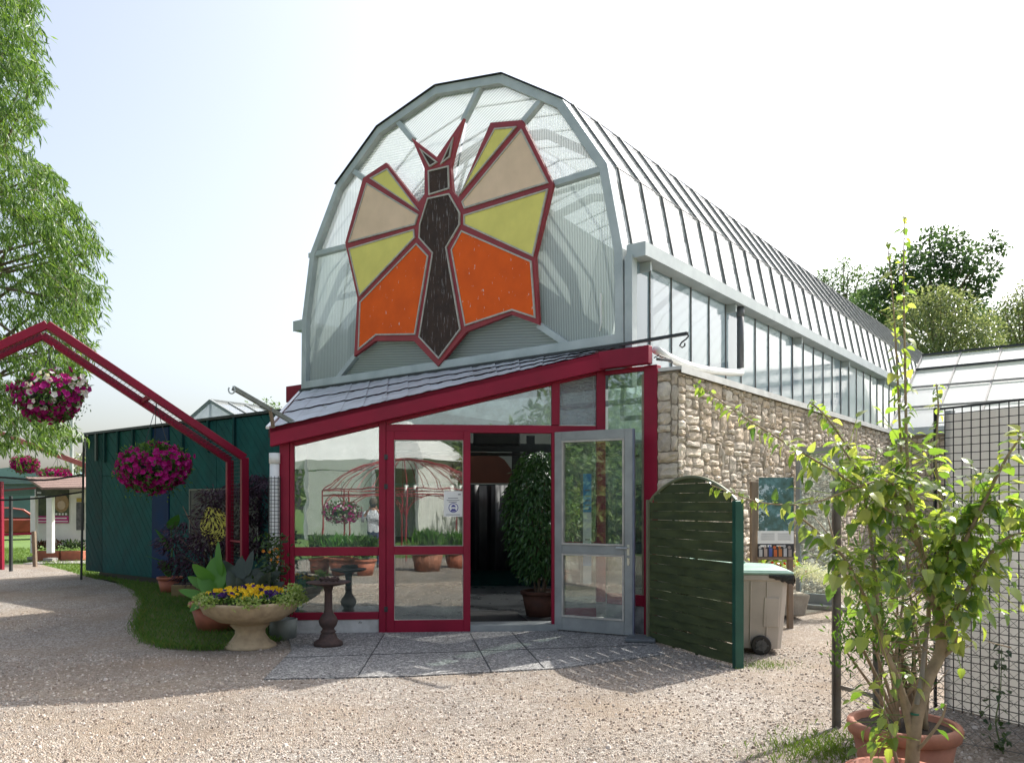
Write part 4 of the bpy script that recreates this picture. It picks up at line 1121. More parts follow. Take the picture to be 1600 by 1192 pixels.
# bird bath
c = gr(513, 1010); c = V((c.x, c.y, .018))
bb = thing('bird_bath', 'rusty cast iron bird bath on a slim column before the left pane', 'bird bath', c)
b = MB(); b.lathe([(.001, 0), (.165, 0), (.16, .04), (.11, .07), (.085, .13), (.075, .14), (.09, .155), (.075, .17), (.065, .19), (.095, .23), (.11, .275), (.09, .32), (.055, .37), (.045, .40), (.043, .60), (.055, .66), (.07, .675)], c, 20); b.build('column', IRON, bb, smooth=True)
b = MB(); b.lathe([(.001, .672), (.10, .675), (.22, .70), (.25, .715), (.245, .722), (.21, .712), (.001, .695)], c, 28); b.build('dish', IRON, bb, smooth=True)
b = MB()
for k in range(14):
    a = k * .9; b.tube([c + V((.10 * math.cos(a + j * .5) * (1 + .2 * math.sin(j + k)), .10 * math.sin(a + j * .5), .73 + .02 * math.sin(j * 1.7 + k) + .02)) for j in range(5)], .009, 5)
b.build('scroll_rim', IRON, bb)
# large terracotta pot with cannas behind the bowl
c = gr(338, 985); c = V((c.x, c.y + .1, 0))
pt1 = thing('potted_canna', 'large terracotta pot with green and bronze leaved cannas behind the bowl', 'plant', c)
pot(pt1, c, .36, .36, TERRA)
def canna(parent, c, base, leaves_, m, name='leaf'):
    for (az, h, L, W, tilt) in leaves_:
        d = V((math.cos(az) * math.sin(tilt), math.sin(az) * math.sin(tilt), math.cos(tilt)))
        p = V(c) + V((base[0] + .04 * math.cos(az), base[1] + .04 * math.sin(az), h))
        b = MB(); b.bigleaf(p, d, V((math.cos(az + PI), math.sin(az + PI), .9)) , L, W, .22, .22, 9, shape=.7); b.build(name, m, parent, smooth=True)
b = MB()
for (x, y) in ((0, 0), (-.1, -.02), (.28, .05), (.4, 0)): b.tube([c + V((x, y, .3)), c + V((x, y, .95))], [.016, .012], 6)
b.build('stem', GSTEM, pt1)
def pleaf(parent, bx, by, tx, ty, wpx, Y, m, name='leaf', dy=0.0, droop=.12):
    p, q = at(bx, by, Y), at(tx, ty, Y + dy); d = q - p; L = d.length
    bq = MB(); bq.bigleaf(p, d, V((R.gauss(0, .25), -1, .35)), L, wpx / FPX * Y, droop, .18, 12, shape=.78, pw=.62); bq.build(name, m, parent, smooth=True)
YC = 9.55
for a in ((338, 922, 335, 868, 34, .02), (346, 900, 335, 845, 14, .06), (334, 908, 300, 885, 20, -.15), (328, 920, 293, 902, 16, -.1), (332, 938, 284, 920, 16, -.2), (336, 932, 312, 900, 24, -.12), (340, 930, 356, 892, 26, .08), (326, 935, 297, 950, 16, -.25)):
    pleaf(pt1, *a[:5], YC, CANNAL, dy=a[5], droop=R.uniform(.12, .4))
for a in ((382, 915, 345, 872, 17, .05), (380, 905, 372, 868, 22, .1), (378, 922, 404, 886, 25, .0), (386, 900, 392, 857, 12, .08), (394, 928, 424, 880, 23, -.05), (402, 918, 434, 892, 20, -.08), (396, 934, 440, 908, 20, -.1), (374, 932, 352, 896, 20, -.1), (408, 930, 418, 896, 20, -.15), (388, 938, 368, 908, 18, -.14)):
    pleaf(pt1, *a[:5], YC + .02, CANNAD, 'bronze_leaf', dy=a[5], droop=R.uniform(.12, .4))
# silver and flowering plants near the pipe
c = V((-2.75, 9.62, 0)); gbk = thing('bucket_plant', 'grey bucket with an upright dark leafy plant by the white pipe', 'plant', c)
b = MB(); b.lathe([(.001, 0), (.15, 0), (.165, .24), (.15, .245), (.14, .22), (.001, .2)], c, 20); b.build('bucket', pm('grey_green_zinc', (.24, .27, .25), (.17, .19, .18), 6, .6, .2), gbk, smooth=True)
b = MB()
for i in range(420):
    z = R.uniform(.25, 1.25); p = c + V((R.gauss(-.12, .09), R.gauss(.02, .08), z)); b.leaf(p, rdir() + V((0, 0, .3)), rdir() + V((0, 0, .8)), R.uniform(.05, .10), .035)
b.build('foliage', OLEANL, gbk)
b = MB()
for i in range(7): flower(b, c + V((R.gauss(-.14, .06), -.06, R.uniform(.9, 1.12))), V((R.gauss(0, .3), -1, .2)), .022, 0)
b.build('blossoms', [pm('orange_petal', (.62, .22, .02))], gbk)
# small terracotta pot with a tall leafy canna against the green building
c = gr(266, 926); pt2 = thing('potted_canna', 'small terracotta pot with one tall pale canna by the green wall', 'plant', c)
pot(pt2, c, .22, .30, TERRA)
b = MB(); b.tube([c + V((0, 0, .25)), c + V((.04, 0, .8)), c + V((0, 0, 1.35))], [.016, .013, .008], 6); b.build('stem', GSTEM, pt2)
canna(pt2, c, (0, 0), [(3.0, .75, .5, .19, .35), (5.6, 1.15, .38, .24, .5), (3.6, .5, .42, .15, .9), (.1, .5, .3, .14, .7), (4.6, .3, .42, .18, .45), (2.7, .28, .4, .16, .6), (4.2, .85, .3, .14, .9)], leafm('shaded_canna_leaf', [(.04, .13, .035), (.06, .17, .045)], .4, .35))
# low wooden tub beside it
c = gr(300, 932); wt = thing('wooden_tub', 'low yellowish wooden tub on the lawn beneath the purple maple', 'tub', c)
b = MB(); b.box(c.x - .3, c.x + .3, c.y - .16, c.y + .16, 0, .22); b.build('tub', pm('yellowed_wood', (.28, .20, .08), (.18, .13, .06)), wt, bevel=.01)
b = MB(); b.box(c.x - .27, c.x + .27, c.y - .13, c.y + .13, .221, .235); b.build('soil', SOIL, wt)
# purple japanese maple
c = V((-4.85, 13.1, 0)); pmx = thing('purple_maple', 'dark purple cut leaf maple shrub between the green building and the porch', 'shrub', c)
b = MB(); tips = []
for i in range(16):
    a = R.random() * 6.28; r = R.uniform(.3, .75); z = R.uniform(.5, 1.6)
    q = c + V((r * math.cos(a), r * math.sin(a) * .7, z)); tips.append(q)
    b.tube([c + V((R.gauss(0, .05), R.gauss(0, .05), 0)), c + (q - c) * .5 + V((0, 0, .25)), q], [.03, .018, .006], 6)
b.build('trunk', BARK, pmx)
b = MB()
CL = [(270, 850, .3), (290, 830, .36), (310, 870, .36), (330, 800, .36), (350, 840, .42), (365, 780, .36), (395, 775, .34), (410, 800, .34), (335, 775, .28), (385, 860, .36), (405, 845, .34), (300, 895, .34), (345, 890, .4), (375, 765, .28), (400, 750, .22), (412, 760, .26), (275, 880, .26), (320, 850, .36), (390, 815, .34)]
for (x, y, r) in CL:
    q = at(x, y, 13.0 + R.uniform(-.35, .35))
    for i in range(380):
        d = rdir(); p = q + V((d.x * r, d.y * r, d.z * r * .55)) * R.random() ** .4
        b.leaf(p, V((d.x, d.y, -.5 + R.gauss(0, .3))), V((0, 0, 1)) + rdir(.5), R.uniform(.06, .11), R.uniform(.015, .03))
b.build('crown', PURPL, pmx)

# ------------------------------------------------------------------ green wooden screen and bins
s0, s1 = gr(1016, 1003), gr(1150, 1043)
SF0 = (s1 - s0); SW = SF0.length; sd = SF0.normalized()
SF = Frame((s0.x, s0.y), (sd.x, sd.y), (sd.y, -sd.x))
scn = thing('wooden_screen', 'dark green arched wooden fence panel hiding the bins', 'fence', s0)
Hl = 1.67
def topz(u): return Hl - .03 + .26 * math.sin(PI * max(0, min(1, u / SW))) ** .8
b = MB(); z = .03; k = 0
while z < 1.95:
    hh = .098
    n = 8
    # each slat weaves in front of and behind the uprights
    lo, hi = z, z + hh
    us = [i * SW / 16 for i in range(17)]
    us = [u for u in us if topz(u) > lo + .012]
    if len(us) < 2: break
    ua, ub = us[0], us[-1]; m = 14; vs = []
    for i in range(m + 1):
        u = ua + (ub - ua) * i / m; w = .014 * math.sin(2 * PI * u / (SW * .56) + (PI if k % 2 else 0))
        tz = min(hi, topz(u))
        vs += [SF.pt(u, w + .006, lo), SF.pt(u, w + .006, tz), SF.pt(u, w - .006, lo), SF.pt(u, w - .006, tz)]
    fs = []
    for i in range(m):
        a = 4 * i; fs += [(a, a + 4, a + 5, a + 1), (a + 2, a + 3, a + 7, a + 6), (a + 1, a + 5, a + 7, a + 3), (a, a + 2, a + 6, a + 4)]
    b.add(vs, fs); z += hh + (.006 if k % 4 == 1 else .0015); k += 1
b.build('slat_panel', SCRN, scn)
for u in (.0, SW * .28, SW * .56):
    b = MB(); b.fbox(SF, u - .02 if u else -.045, u + .02 if u else -.004, -.03, .03 if not u else -.022, .0, (topz(max(u, .05)) - .02) if u else Hl)
    b.build('upright', SCRN if u else pm('pale_edge_batten', (.20, .20, .13)), scn)
b = MB(); b.fbox(SF, SW + .003, SW + .06, -.05, .05, 0, Hl - .02); b.build('post', pm('green_metal_post', (.012, .085, .06), (.008, .06, .045), 5, .35, .2), scn, bevel=.004)
b = MB(); b.tube([SF.pt(SW * i / 20, 0, topz(SW * i / 20) + .012) for i in range(21)], .019, 6); b.build('arched_rail', pm('pale_rail', (.19, .21, .12), (.12, .14, .08)), scn)
tile = MB(); q = gr(998, 1003); tile.box8([V((q.x - .18, q.y - .12, .02)), V((q.x + .16, q.y - .2, .02)), V((q.x + .24, q.y + .06, .02)), V((q.x - .1, q.y + .13, .02)), V((q.x - .18, q.y - .12, .06)), V((q.x + .16, q.y - .2, .06)), V((q.x + .24, q.y + .06, .075)), V((q.x - .1, q.y + .13, .075))])
tag(tile.build('slate_slab', pm('slate_slab', (.13, .15, .16), (.09, .10, .11)), bevel=.01), 'loose grey slate slab lying at the foot of the open door', 'slab')
BINM = pm('grey_beige_plastic', (.50, .44, .38), (.40, .35, .30), 3, .5, chips=(9, .72), chipcol=(.62, .58, .53))
LIDM = pm('pale_green_plastic', (.30, .46, .38), (.24, .38, .31), 4, .4)
def wheelie(label, c, yaw, bag):
    t = thing('wheelie_bin', label, 'bin', (c.x, c.y, 0), 'wheelie bins behind the screen')
    cs, sn = math.cos(yaw), math.sin(yaw)
    def P(x, y, z): return V((c.x + x * cs - y * sn, c.y + x * sn + y * cs, z))
    b = MB()
    secs = [(.22, .24, .06), (.235, .255, .25), (.26, .285, .55), (.275, .305, .80), (.295, .325, .805), (.295, .325, .86)]
    vs = []
    for hx, hy, z in secs:
        r = .05
        for (sx, sy) in ((-1, -1), (1, -1), (1, 1), (-1, 1)):
            for a in ((0, 1), (1, 0)) if sx * sy > 0 else ((1, 0), (0, 1)):
                vs.append(P(sx * (hx - r * a[0]), sy * (hy - r * a[1]), z))
    fs = [tuple(range(8))[::-1]]
    for i in range(len(secs) - 1):
        for j in range(8): fs.append((8 * i + j, 8 * i + (j + 1) % 8, 8 * i + 8 + (j + 1) % 8, 8 * i + 8 + j))
    b.add(vs, fs)
    for x in (-.12, .05):   # ribs on the visible side
        b.box8([P(x, -.262, .12), P(x + .014, -.262, .12), P(x + .014, -.25, .12), P(x, -.25, .12), P(x, -.316, .79), P(x + .014, -.316, .79), P(x + .014, -.30, .79), P(x, -.30, .79)])
    b.box8([P(.02, -.274, .30), P(.18, -.274, .30), P(.18, -.262, .30), P(.02, -.262, .30), P(.03, -.302, .62), P(.19, -.302, .62), P(.19, -.288, .62), P(.03, -.288, .62)])
    b.build('body', BINM, t, bevel=.012)
    b = MB(); lid = [P(-.31, -.34, .865), P(.33, -.34, .865), P(.33, .34, .865), P(-.31, .34, .865)]
    b.box8(lid + [p + V((0, 0, .035)) for p in lid])
    up = [P(-.30, -.32, .901), P(.31, -.32, .901), P(.31, .32, .901), P(-.30, .32, .901)]
    b.box8(up + [P(-.26, -.22, .965), P(.20, -.22, .945), P(.20, .22, .945), P(-.26, .22, .965)])
    lo = b.build('lid', LIDM, t, bevel=.014)
    b = MB(); b.tube([P(-.20, -.15, .962), P(-.16, -.15, .985), P(-.16, .15, .985), P(-.20, .15, .962)], .015, 6); b.build('handle', LIDM, lo)
    for sy in (-1, 1):
        b = MB(); a, d = P(-.0, sy * .235, .105), P(-.0, sy * .30, .105)
        b.tube([a, d], .105, 22); w = b.build('wheel', BLACKP, t, bevel=.008)
        b = MB(); b.tube([d + (d - a) * .02, d + (d - a) * .12], .06, 10)
        for k in range(5):
            q = 2 * PI * k / 5; n = (d - a).normalized(); x = V((cs, sn, 0)); bb_ = d + (x * math.cos(q) + V((0, 0, 1)) * math.sin(q)) * .075
            b.bar(d + n * .004, bb_ + n * .004, .012, .018, tuple(n))
        b.build('hub', pm('grey_hub', (.10, .10, .10)) if 'grey_hub' not in bpy.data.materials else bpy.data.materials['grey_hub'], w)
    if bag:
        b = MB(); n = 14; vs = []
        for i in range(n + 1):
            f = i / n; x = .07 + .255 * f; y = -.335
            if f > .8: pass
            vs += [P(x, y - .004 * (i % 2), .866), P(x, y - .012 - .010 * math.sin(i * 2.1), .835 - .03 * f), P(x, y - .004, .85 - .09 * f ** .8 - .008 * math.sin(i * 1.9))]
        b.add(vs, [f for i in range(n) for f in ((3 * i, 3 * i + 3, 3 * i + 4, 3 * i + 1), (3 * i + 1, 3 * i + 4, 3 * i + 5, 3 * i + 2))])
        vs = []
        for i in range(n + 1):
            f = i / n; y = -.335 + .6 * f
            vs += [P(.333, y, .866), P(.345 + .012 * math.sin(i * 2.3), y, .81), P(.335, y, .765 + .012 * math.sin(i * 1.3))]
        b.add(vs, [f for i in range(n) for f in ((3 * i, 3 * i + 3, 3 * i + 4, 3 * i + 1), (3 * i + 1, 3 * i + 4, 3 * i + 5, 3 * i + 2))])
        b.build('bin_bag', pm('black_bin_bag', (.012, .012, .013), (.008, .008, .009), 20, .22, bmp=.6, bscale=25), t, smooth=True)
    return t
q = gr(1197, 1022)
wheelie('grey wheelie bin with pale green lid and black bag edge showing', V((q.x - .02, q.y + .24, 0)), math.radians(-9), True)
wheelie('grey wheelie bin mostly hidden between the green screen and its neighbour', V((q.x - .36, q.y + .95, 0)), math.radians(-14), False)

# ------------------------------------------------------------------ info board, stone planter, glazed windbreak
ib = thing('info_board', 'wooden stand with a printed info poster beside the stone wall', 'notice board', V((3.35, 10.4, 0)))
IY = 10.4
def ibx(b, x0, x1, y0, y1, d0, d1, mi=0):
    p, q = at(x0, y0, IY), at(x1, y1, IY); b.box(p.x, q.x, IY + d0, IY + d1, q.z, p.z, mi)
for x0, x1 in ((1174, 1185), (1232, 1240)):
    b = MB(); p, q = at(x0, 752 if x0 < 1200 else 800, IY), at(x1, 800, IY); b.box(p.x, q.x, IY, IY + .08, 0, p.z); b.build('post', WOOD, ib, bevel=.006)
b = MB(); ibx(b, 1184.5, 1239, 746, 829, -.03, -.02); b.build('photo_print', pm('blue_green_photo', (.10, .22, .24), (.04, .06, .035), 9, .25, chips=(7, .56), chipcol=(.45, .55, .60)), ib)
b = MB(); ibx(b, 1183, 1239, 829, 849, -.031, -.02); tp = b.build('text_panel', PAPER, ib)
b = MB()
for y in (833, 836, 839, 842): ibx(b, 1188, 1209, y, y + 1.1, -.034, -.0315); ibx(b, 1214, 1234, y, y + 1.1, -.034, -.0315)
b.build('text_line', pm('pale_grey_ink', (.45, .45, .46)), tp)
b = MB(); ibx(b, 1183, 1239, 849, 870, -.031, -.02); ds = b.build('photo_strip', pm('dark_strip', (.03, .03, .035)), ib)
for i, cc in enumerate([(.5, .5, .5), (.45, .35, .3), (.06, .10, .35), (.55, .12, .03), (.5, .18, .05), (.5, .5, .52), (.35, .3, .28)]):
    b = MB(); x = 1185 + i * 7.6; ibx(b, x, x + 5, 858 - (i % 3), 869, -.035, -.0315); b.blob(at(x + 2.5, 855 - (i % 3), IY - .033), .02, .002, .022, 8, 5); b.build('figure_photo', pm('figure_tone', cc), ds)
b = MB(); ibx(b, 1187, 1196, 851, 854, -.0345, -.0315); ibx(b, 1198, 1204, 851, 854, -.0345, -.0315); ibx(b, 1212, 1222, 851.5, 853, -.0345, -.0315); b.build('text_line', PAPER, ds)
b = MB(); ibx(b, 1182, 1240, 870, 874, -.04, .02); b.build('ledge', WOOD, ib)
# stone trough with silver foliage and red flowers
c = gr(1240, 968); c.y += .25; c.z = 0
tr = thing('stone_trough', 'old stone trough of silver trailing foliage and red flowers behind the bins', 'planter', c)
b = MB(); b.box8([c + V((-.55, -.22, .05)), c + V((.16, -.26, .05)), c + V((.16, .22, .05)), c + V((-.55, .24, .05)), c + V((-.62, -.27, .36)), c + V((.22, -.31, .36)), c + V((.22, .28, .36)), c + V((-.62, .28, .36))]); b.build('trough', pm('weathered_trough', (.42, .38, .32), (.28, .25, .21), 8, .9, bmp=.4), tr, bevel=.02)
b = MB()
for i in range(3200):
    t = R.random(); x = -.15 + 1.05 * t + R.gauss(0, .08); z = .68 - .50 * max(0, t - .35) ** 1.2 + R.gauss(0, .055)
    b.leaf(c + V((x, -.22 + R.gauss(0, .13) + .1 * t, z)), rdir() + V((.3, -.2, .2)), rdir() + V((0, 0, 1)), R.uniform(.022, .042), .02)
b.build('silver_foliage', SILVERF, tr)
b = MB()
for i in range(260):
    b.leaf(c + V((-.35 + R.gauss(0, .26), -.05 + R.gauss(0, .12), .72 + R.gauss(0, .10))), rdir() + V((0, -.3, .3)), rdir() + V((0, -.3, 1)), R.uniform(.06, .13), .07)
b.build('foliage', SHRUBL, tr)
b = MB()
for i in range(46): flower(b, c + V((-.42 + R.gauss(0, .20), -.2 + R.gauss(0, .08), .72 + R.gauss(0, .08))), V((R.gauss(0, .4), -1, .3)), .026, 0)
b.build('blossoms', REDF, tr)
# glazed windbreak standing off the stone wall
s_ = 4.05
WB = Frame((1.992 + NX * s_, 9.577 + NY * s_), (TX, TY), (-NX, -NY))
wb = thing('glazed_windbreak', 'grey framed glass windbreak projecting from the stone wall', 'screen', WB.pt(.5, 0, 0))
ur_ = WB.px(1313, 800)[0]; zt = WB.px(1270, 699)[1]
zm = WB.px(1270, 843)[1]
for nm, (a, c_, z0, z1) in (('frame_post', (.05, .12, 0, zt)), ('frame_post', (ur_ - .10, ur_, 0, zt)), ('frame_rail', (.121, ur_ - .101, zt - .11, zt)), ('frame_rail', (.121, ur_ - .101, zm - .06, zm + .05)), ('frame_rail', (.121, ur_ - .101, .05, .22))):
    b = MB(); b.fbox(WB, a, c_, -.03, .03, z0, z1); b.build(nm, GALVD, wb, bevel=.004)
for z0, z1 in ((.22, zm - .06), (zm + .05, zt - .11)):
    b = MB(); b.fbox(WB, .12, ur_ - .1, -.004, .004, z0, z1); b.build('glass_pane', glassm('windbreak_glass', (.80, .88, .88), .16, .10) if 'windbreak_glass' not in bpy.data.materials else bpy.data.materials['windbreak_glass'], wb)
b = MB(); b.fbox(WB, 0.05, ur_ + .5, -.10, .25, 0.005, .07); tag(b.build('concrete_step', CONC, bevel=.008), 'low concrete step at the foot of the glazed windbreak', 'step')

# ------------------------------------------------------------------ cross wing with glass roof at the end of the stone wall
CW = Frame((1.992 + NX * WL, 9.577 + NY * WL), (TX, TY), (-NX, -NY))
cwing = thing('cross_wing', 'low side greenhouse with a pitched glass roof on a stone base', 'greenhouse', CW.pt(3, 0, 0))
zr = 5.35; dr_ = 3.0; CL_ = 11
b = MB(); b.fbox(CW, -.02, CL_, -.35, 0, 0, WH - .05); b.build('base_wall', MORTAR, cwing)
stones(Frame(tuple(CW.pt(-.02, .005, 0)[:2]), CW.d, CW.out), 2.2, WH - .1, .055).build('stone_facing', STONE, cwing)
ev = WH + .05
WING = roofm('pale_wing_glass', .12, (.80, .86, .87))
uev = .0; urd = .06
b = MB(); b.poly([CW.pt(uev, .15, ev), CW.pt(CL_, .15, ev), CW.pt(CL_, -dr_, zr), CW.pt(urd, -dr_, zr)]); b.poly([CW.pt(urd, -dr_, zr), CW.pt(CL_, -dr_, zr), CW.pt(CL_, -2 * dr_, ev), CW.pt(uev, -2 * dr_, ev)])
b.poly([CW.pt(urd, -dr_, zr), CW.pt(uev, -2 * dr_, ev), CW.pt(uev, .15, ev)]); b.build('roof_glass', WING, cwing)
def wp(u, t, l=.02): return CW.pt(uev + (urd - uev) * t + u, .15 + (-dr_ - .15) * t, ev + (zr - ev) * t + l)
first = None
for k in range(13):
    b = MB(); b.bar(wp(k * .86, 0), wp(k * .86, 1), .035, .04); b.build('glazing_bar', pm('pale_bar', (.42, .40, .38)) if first is None else first, cwing); first = bpy.data.materials['pale_bar']
for t, w in ((1, .10), (.78, .07), (.52, .02), (.25, .02)):
    b = MB(); b.bar(wp(0, t, .045), wp(CL_, t, .045), w, .05); b.build('purlin', DARKM if w > .03 else first, cwing)
b = MB(); b.bar(wp(-.02, 0, -.05), wp(CL_, 0, -.05), .1, .16); b.build('eave_beam', GALV, cwing)
def sheetm(name, c):
    m, nt, out = newmat(name)
    col = ramp(nt, noise(nt, 2.5, 6, pos(nt, (1, 1, .3)), .65), [(.3, tuple(x * .84 for x in c)), (.65, c)])
    df = N(nt, 'ShaderNodeBsdfDiffuse'); tl = N(nt, 'ShaderNodeBsdfTranslucent'); nt.links.new(col, df.inputs[0]); nt.links.new(col, tl.inputs[0])
    a = N(nt, 'ShaderNodeMixShader'); a.inputs[0].default_value = .38
    nt.links.new(df.outputs[0], a.inputs[1]); nt.links.new(tl.outputs[0], a.inputs[2]); nt.links.new(a.outputs[0], out.inputs[0]); return m
# ------------------------------------------------------------------ grid screen, chain link fence on the right
g0, g1 = at(1463, 1110, 6.35), at(1600, 1133, 5.75)
gd_ = V((g1.x - g0.x, g1.y - g0.y, 0)).normalized()
GF = Frame((g0.x, g0.y), (gd_.x, gd_.y), (gd_.y, -gd_.x))
GLN = 2.2; gz0, gz1 = at(1463, 1110, 6.35).z, at(1463, 641, 6.35).z
gs = thing('grid_screen', 'tall pale sheet screen faced with black square wire grid', 'screen', GF.pt(1, 0, 0))
b = MB(); b.fpoly(GF, [(.02, gz0 + .02), (GLN, gz0 + .02), (GLN, gz1 - .03), (.02, gz1 - .03)], -.07, -.0702); b.build('pale_sheet', sheetm('pale_twin_wall_sheet', (.74, .73, .70)), gs)
b = MB(); u = 0.0
while u < GLN: b.fbox(GF, u, u + .006, 0, .006, gz0, gz1); u += .071
z = gz0
while z < gz1: b.fbox(GF, 0, GLN, .0062, .012, z, z + .006); z += .0615
b.fbox(GF, -.014, .0, -.01, .016, gz0 - .05, gz1 + .02); b.fbox(GF, -.01, GLN, .013, .022, gz1 - .004, gz1 + .012); b.fbox(GF, -.01, GLN, .013, .025, gz0 - .008, gz0 + .008)
b.build('wire_grid', BLACKP, gs)
b = MB()
for u in (.0, 2.1): b.fbox(GF, u, u + .05, -.16, -.105, 0, gz1)
b.build('rear_post', GALVD, gs)
P0, P1 = gr(1307, 1137), gr(1490, 1170)
cd = V((P1.x - P0.x, P1.y - P0.y, 0)).normalized()
CF = Frame((P0.x, P0.y), (cd.x, cd.y), (cd.y, -cd.x))
cf = thing('chain_link_fence', 'low wire chain link fence with rusty angle posts in front of the grid screen', 'fence', P0)
CLH = 1.18; CLL = 3.0
b = MB(); L = .085
def cseg(sgn):
    k = -CLH
    while k < CLL:
        u0, z0, u1, z1 = k, 0.03, k + CLH - .03, CLH
        if sgn < 0: u0, u1 = u1, u0
        # clip to [0, CLL]
        du, dz_ = u1 - u0, z1 - z0; t0, t1 = 0.0, 1.0
        for lim, s in ((0, 1), (CLL, -1)):
            a, c = s * (u0 - lim), s * (u1 - lim)
            if a < 0 and c < 0: t0, t1 = 1, 0
            elif a < 0: t0 = max(t0, a / (a - c))
            elif c < 0: t1 = min(t1, a / (a - c))
        if t1 > t0: b.bar(CF.pt(u0 + du * t0, .004 * sgn, z0 + dz_ * t0), CF.pt(u0 + du * t1, .004 * sgn, z0 + dz_ * t1), .0028, .0028)
        k += L
cseg(1); cseg(-1)
for z in (.05, .62, CLH): b.bar(CF.pt(0, 0, z), CF.pt(CLL, 0, z), .004, .004)
b.build('wire_mesh', pm('dull_wire', (.16, .16, .15)), cf)
POSTM = pm('rusty_grey_angle', (.25, .24, .21), (.15, .11, .08), 5, .6, .2, .1)
for u, h in ((0, 1.78), (.28, 1.4), (1.9, 1.4)):
    b = MB(); b.fbox(CF, u - .02, u + .03, -.01, .0, 0, h); b.fbox(CF, u - .02, u - .012, .0005, .04, 0, h); b.build('post', POSTM, cf)
b = MB(); b.bar(CF.pt(.03, 0, .30), CF.pt(.28, 0, .27), .02, .03); b.build('brace', POSTM, cf)

# ------------------------------------------------------------------ two terracotta pots with shrubs
def branch(b, pts, r0, r1, n=7):
    k = len(pts); b.tube(pts, [r0 + (r1 - r0) * i / (k - 1) for i in range(k)], n)
def spline(pts, n=5):
    out = []; P = [V(p) for p in pts]; k = len(P)
    for i in range(k - 1):
        p0, p1, p2, p3 = P[max(i - 1, 0)], P[i], P[i + 1], P[min(i + 2, k - 1)]
        for t in range(n):
            s = t / n; out.append(.5 * ((2 * p1) + (p2 - p0) * s + (2 * p0 - 5 * p1 + 4 * p2 - p3) * s * s + (3 * p1 - p0 - 3 * p2 + p3) * s ** 3))
    out.append(P[-1]); return out
pc = at(1412, 1127, 4.75); pc = V((pc.x, pc.y, 0))
rz_ = at(1412, 1127, 4.75).z
rp_ = thing('potted_oleander', 'big terracotta pot with a leggy narrow leaved shrub at the fence', 'plant', pc)
pot(rp_, pc, .298, rz_, TERRA2, .05, taper=.8)
fcp = at(1405, 1212, 4.0); fcp = V((fcp.x, fcp.y, 0)); fz_ = at(1405, 1206, 4.0).z
fp = thing('potted_shrub', 'tall potted shrub with big toothed bright green leaves and long bare shoots', 'plant', fcp)
pot(fp, fcp, .25, fz_, TERRA, .045, taper=.8)
# oleander and feathery shrub in the rear pot
b = MB(); b2 = MB(); b3 = MB()
for i in range(13):
    a = R.random() * 6.28; top = pc + V((R.uniform(-.42, .30), R.uniform(-.2, .25), R.uniform(.8, 1.55)))
    base = pc + V((.12 * math.cos(a), .12 * math.sin(a), rz_ - .03))
    S_ = spline([base, base.lerp(top, .35) + V((R.gauss(0, .05), 0, 0)), base.lerp(top, .7) + V((R.gauss(0, .05), 0, .02)), top], 4)
    branch(b, S_, R.uniform(.010, .022), .004, 6)
    for q in S_[4:]:
        if R.random() < .75:
            for _ in range(R.randint(2, 6)): b2.leaf(q + rdir(.02), rdir() + V((0, 0, .5)), rdir() + V((0, 0, .7)), R.uniform(.06, .11), R.uniform(.012, .019))
    for _ in range(4):
        q = R.choice(S_[2:]); e = q + rdir(.16) + V((0, 0, .04)); b.tube([q, e], [.004, .002], 4)
for (x, y, n, s) in ((1332, 985, 130, .05), (1350, 965, 170, .06), (1318, 1012, 110, .045), (1342, 1000, 130, .05), (1375, 930, 120, .05), (1378, 990, 120, .045)):
    q = at(x, y, 4.6); S_ = [pc + V((-.05, -.05, rz_ - .02)), pc.lerp(q, .55) + V((0, 0, .12)), q]; branch(b, spline(S_, 4), .012, .005, 6)
    for i in range(n):
        p = q + V((R.gauss(0, s), R.gauss(0, s), R.gauss(0, s * 1.5))); b3.leaf(p, rdir() + V((0, 0, .9)), rdir() + V((0, -.3, .6)), R.uniform(.03, .05), R.uniform(.010, .016))
b.build('stem', STEMM, rp_, smooth=True); b2.build('foliage', OLEANL, rp_); b3.build('feathery_foliage', FERNL, rp_)
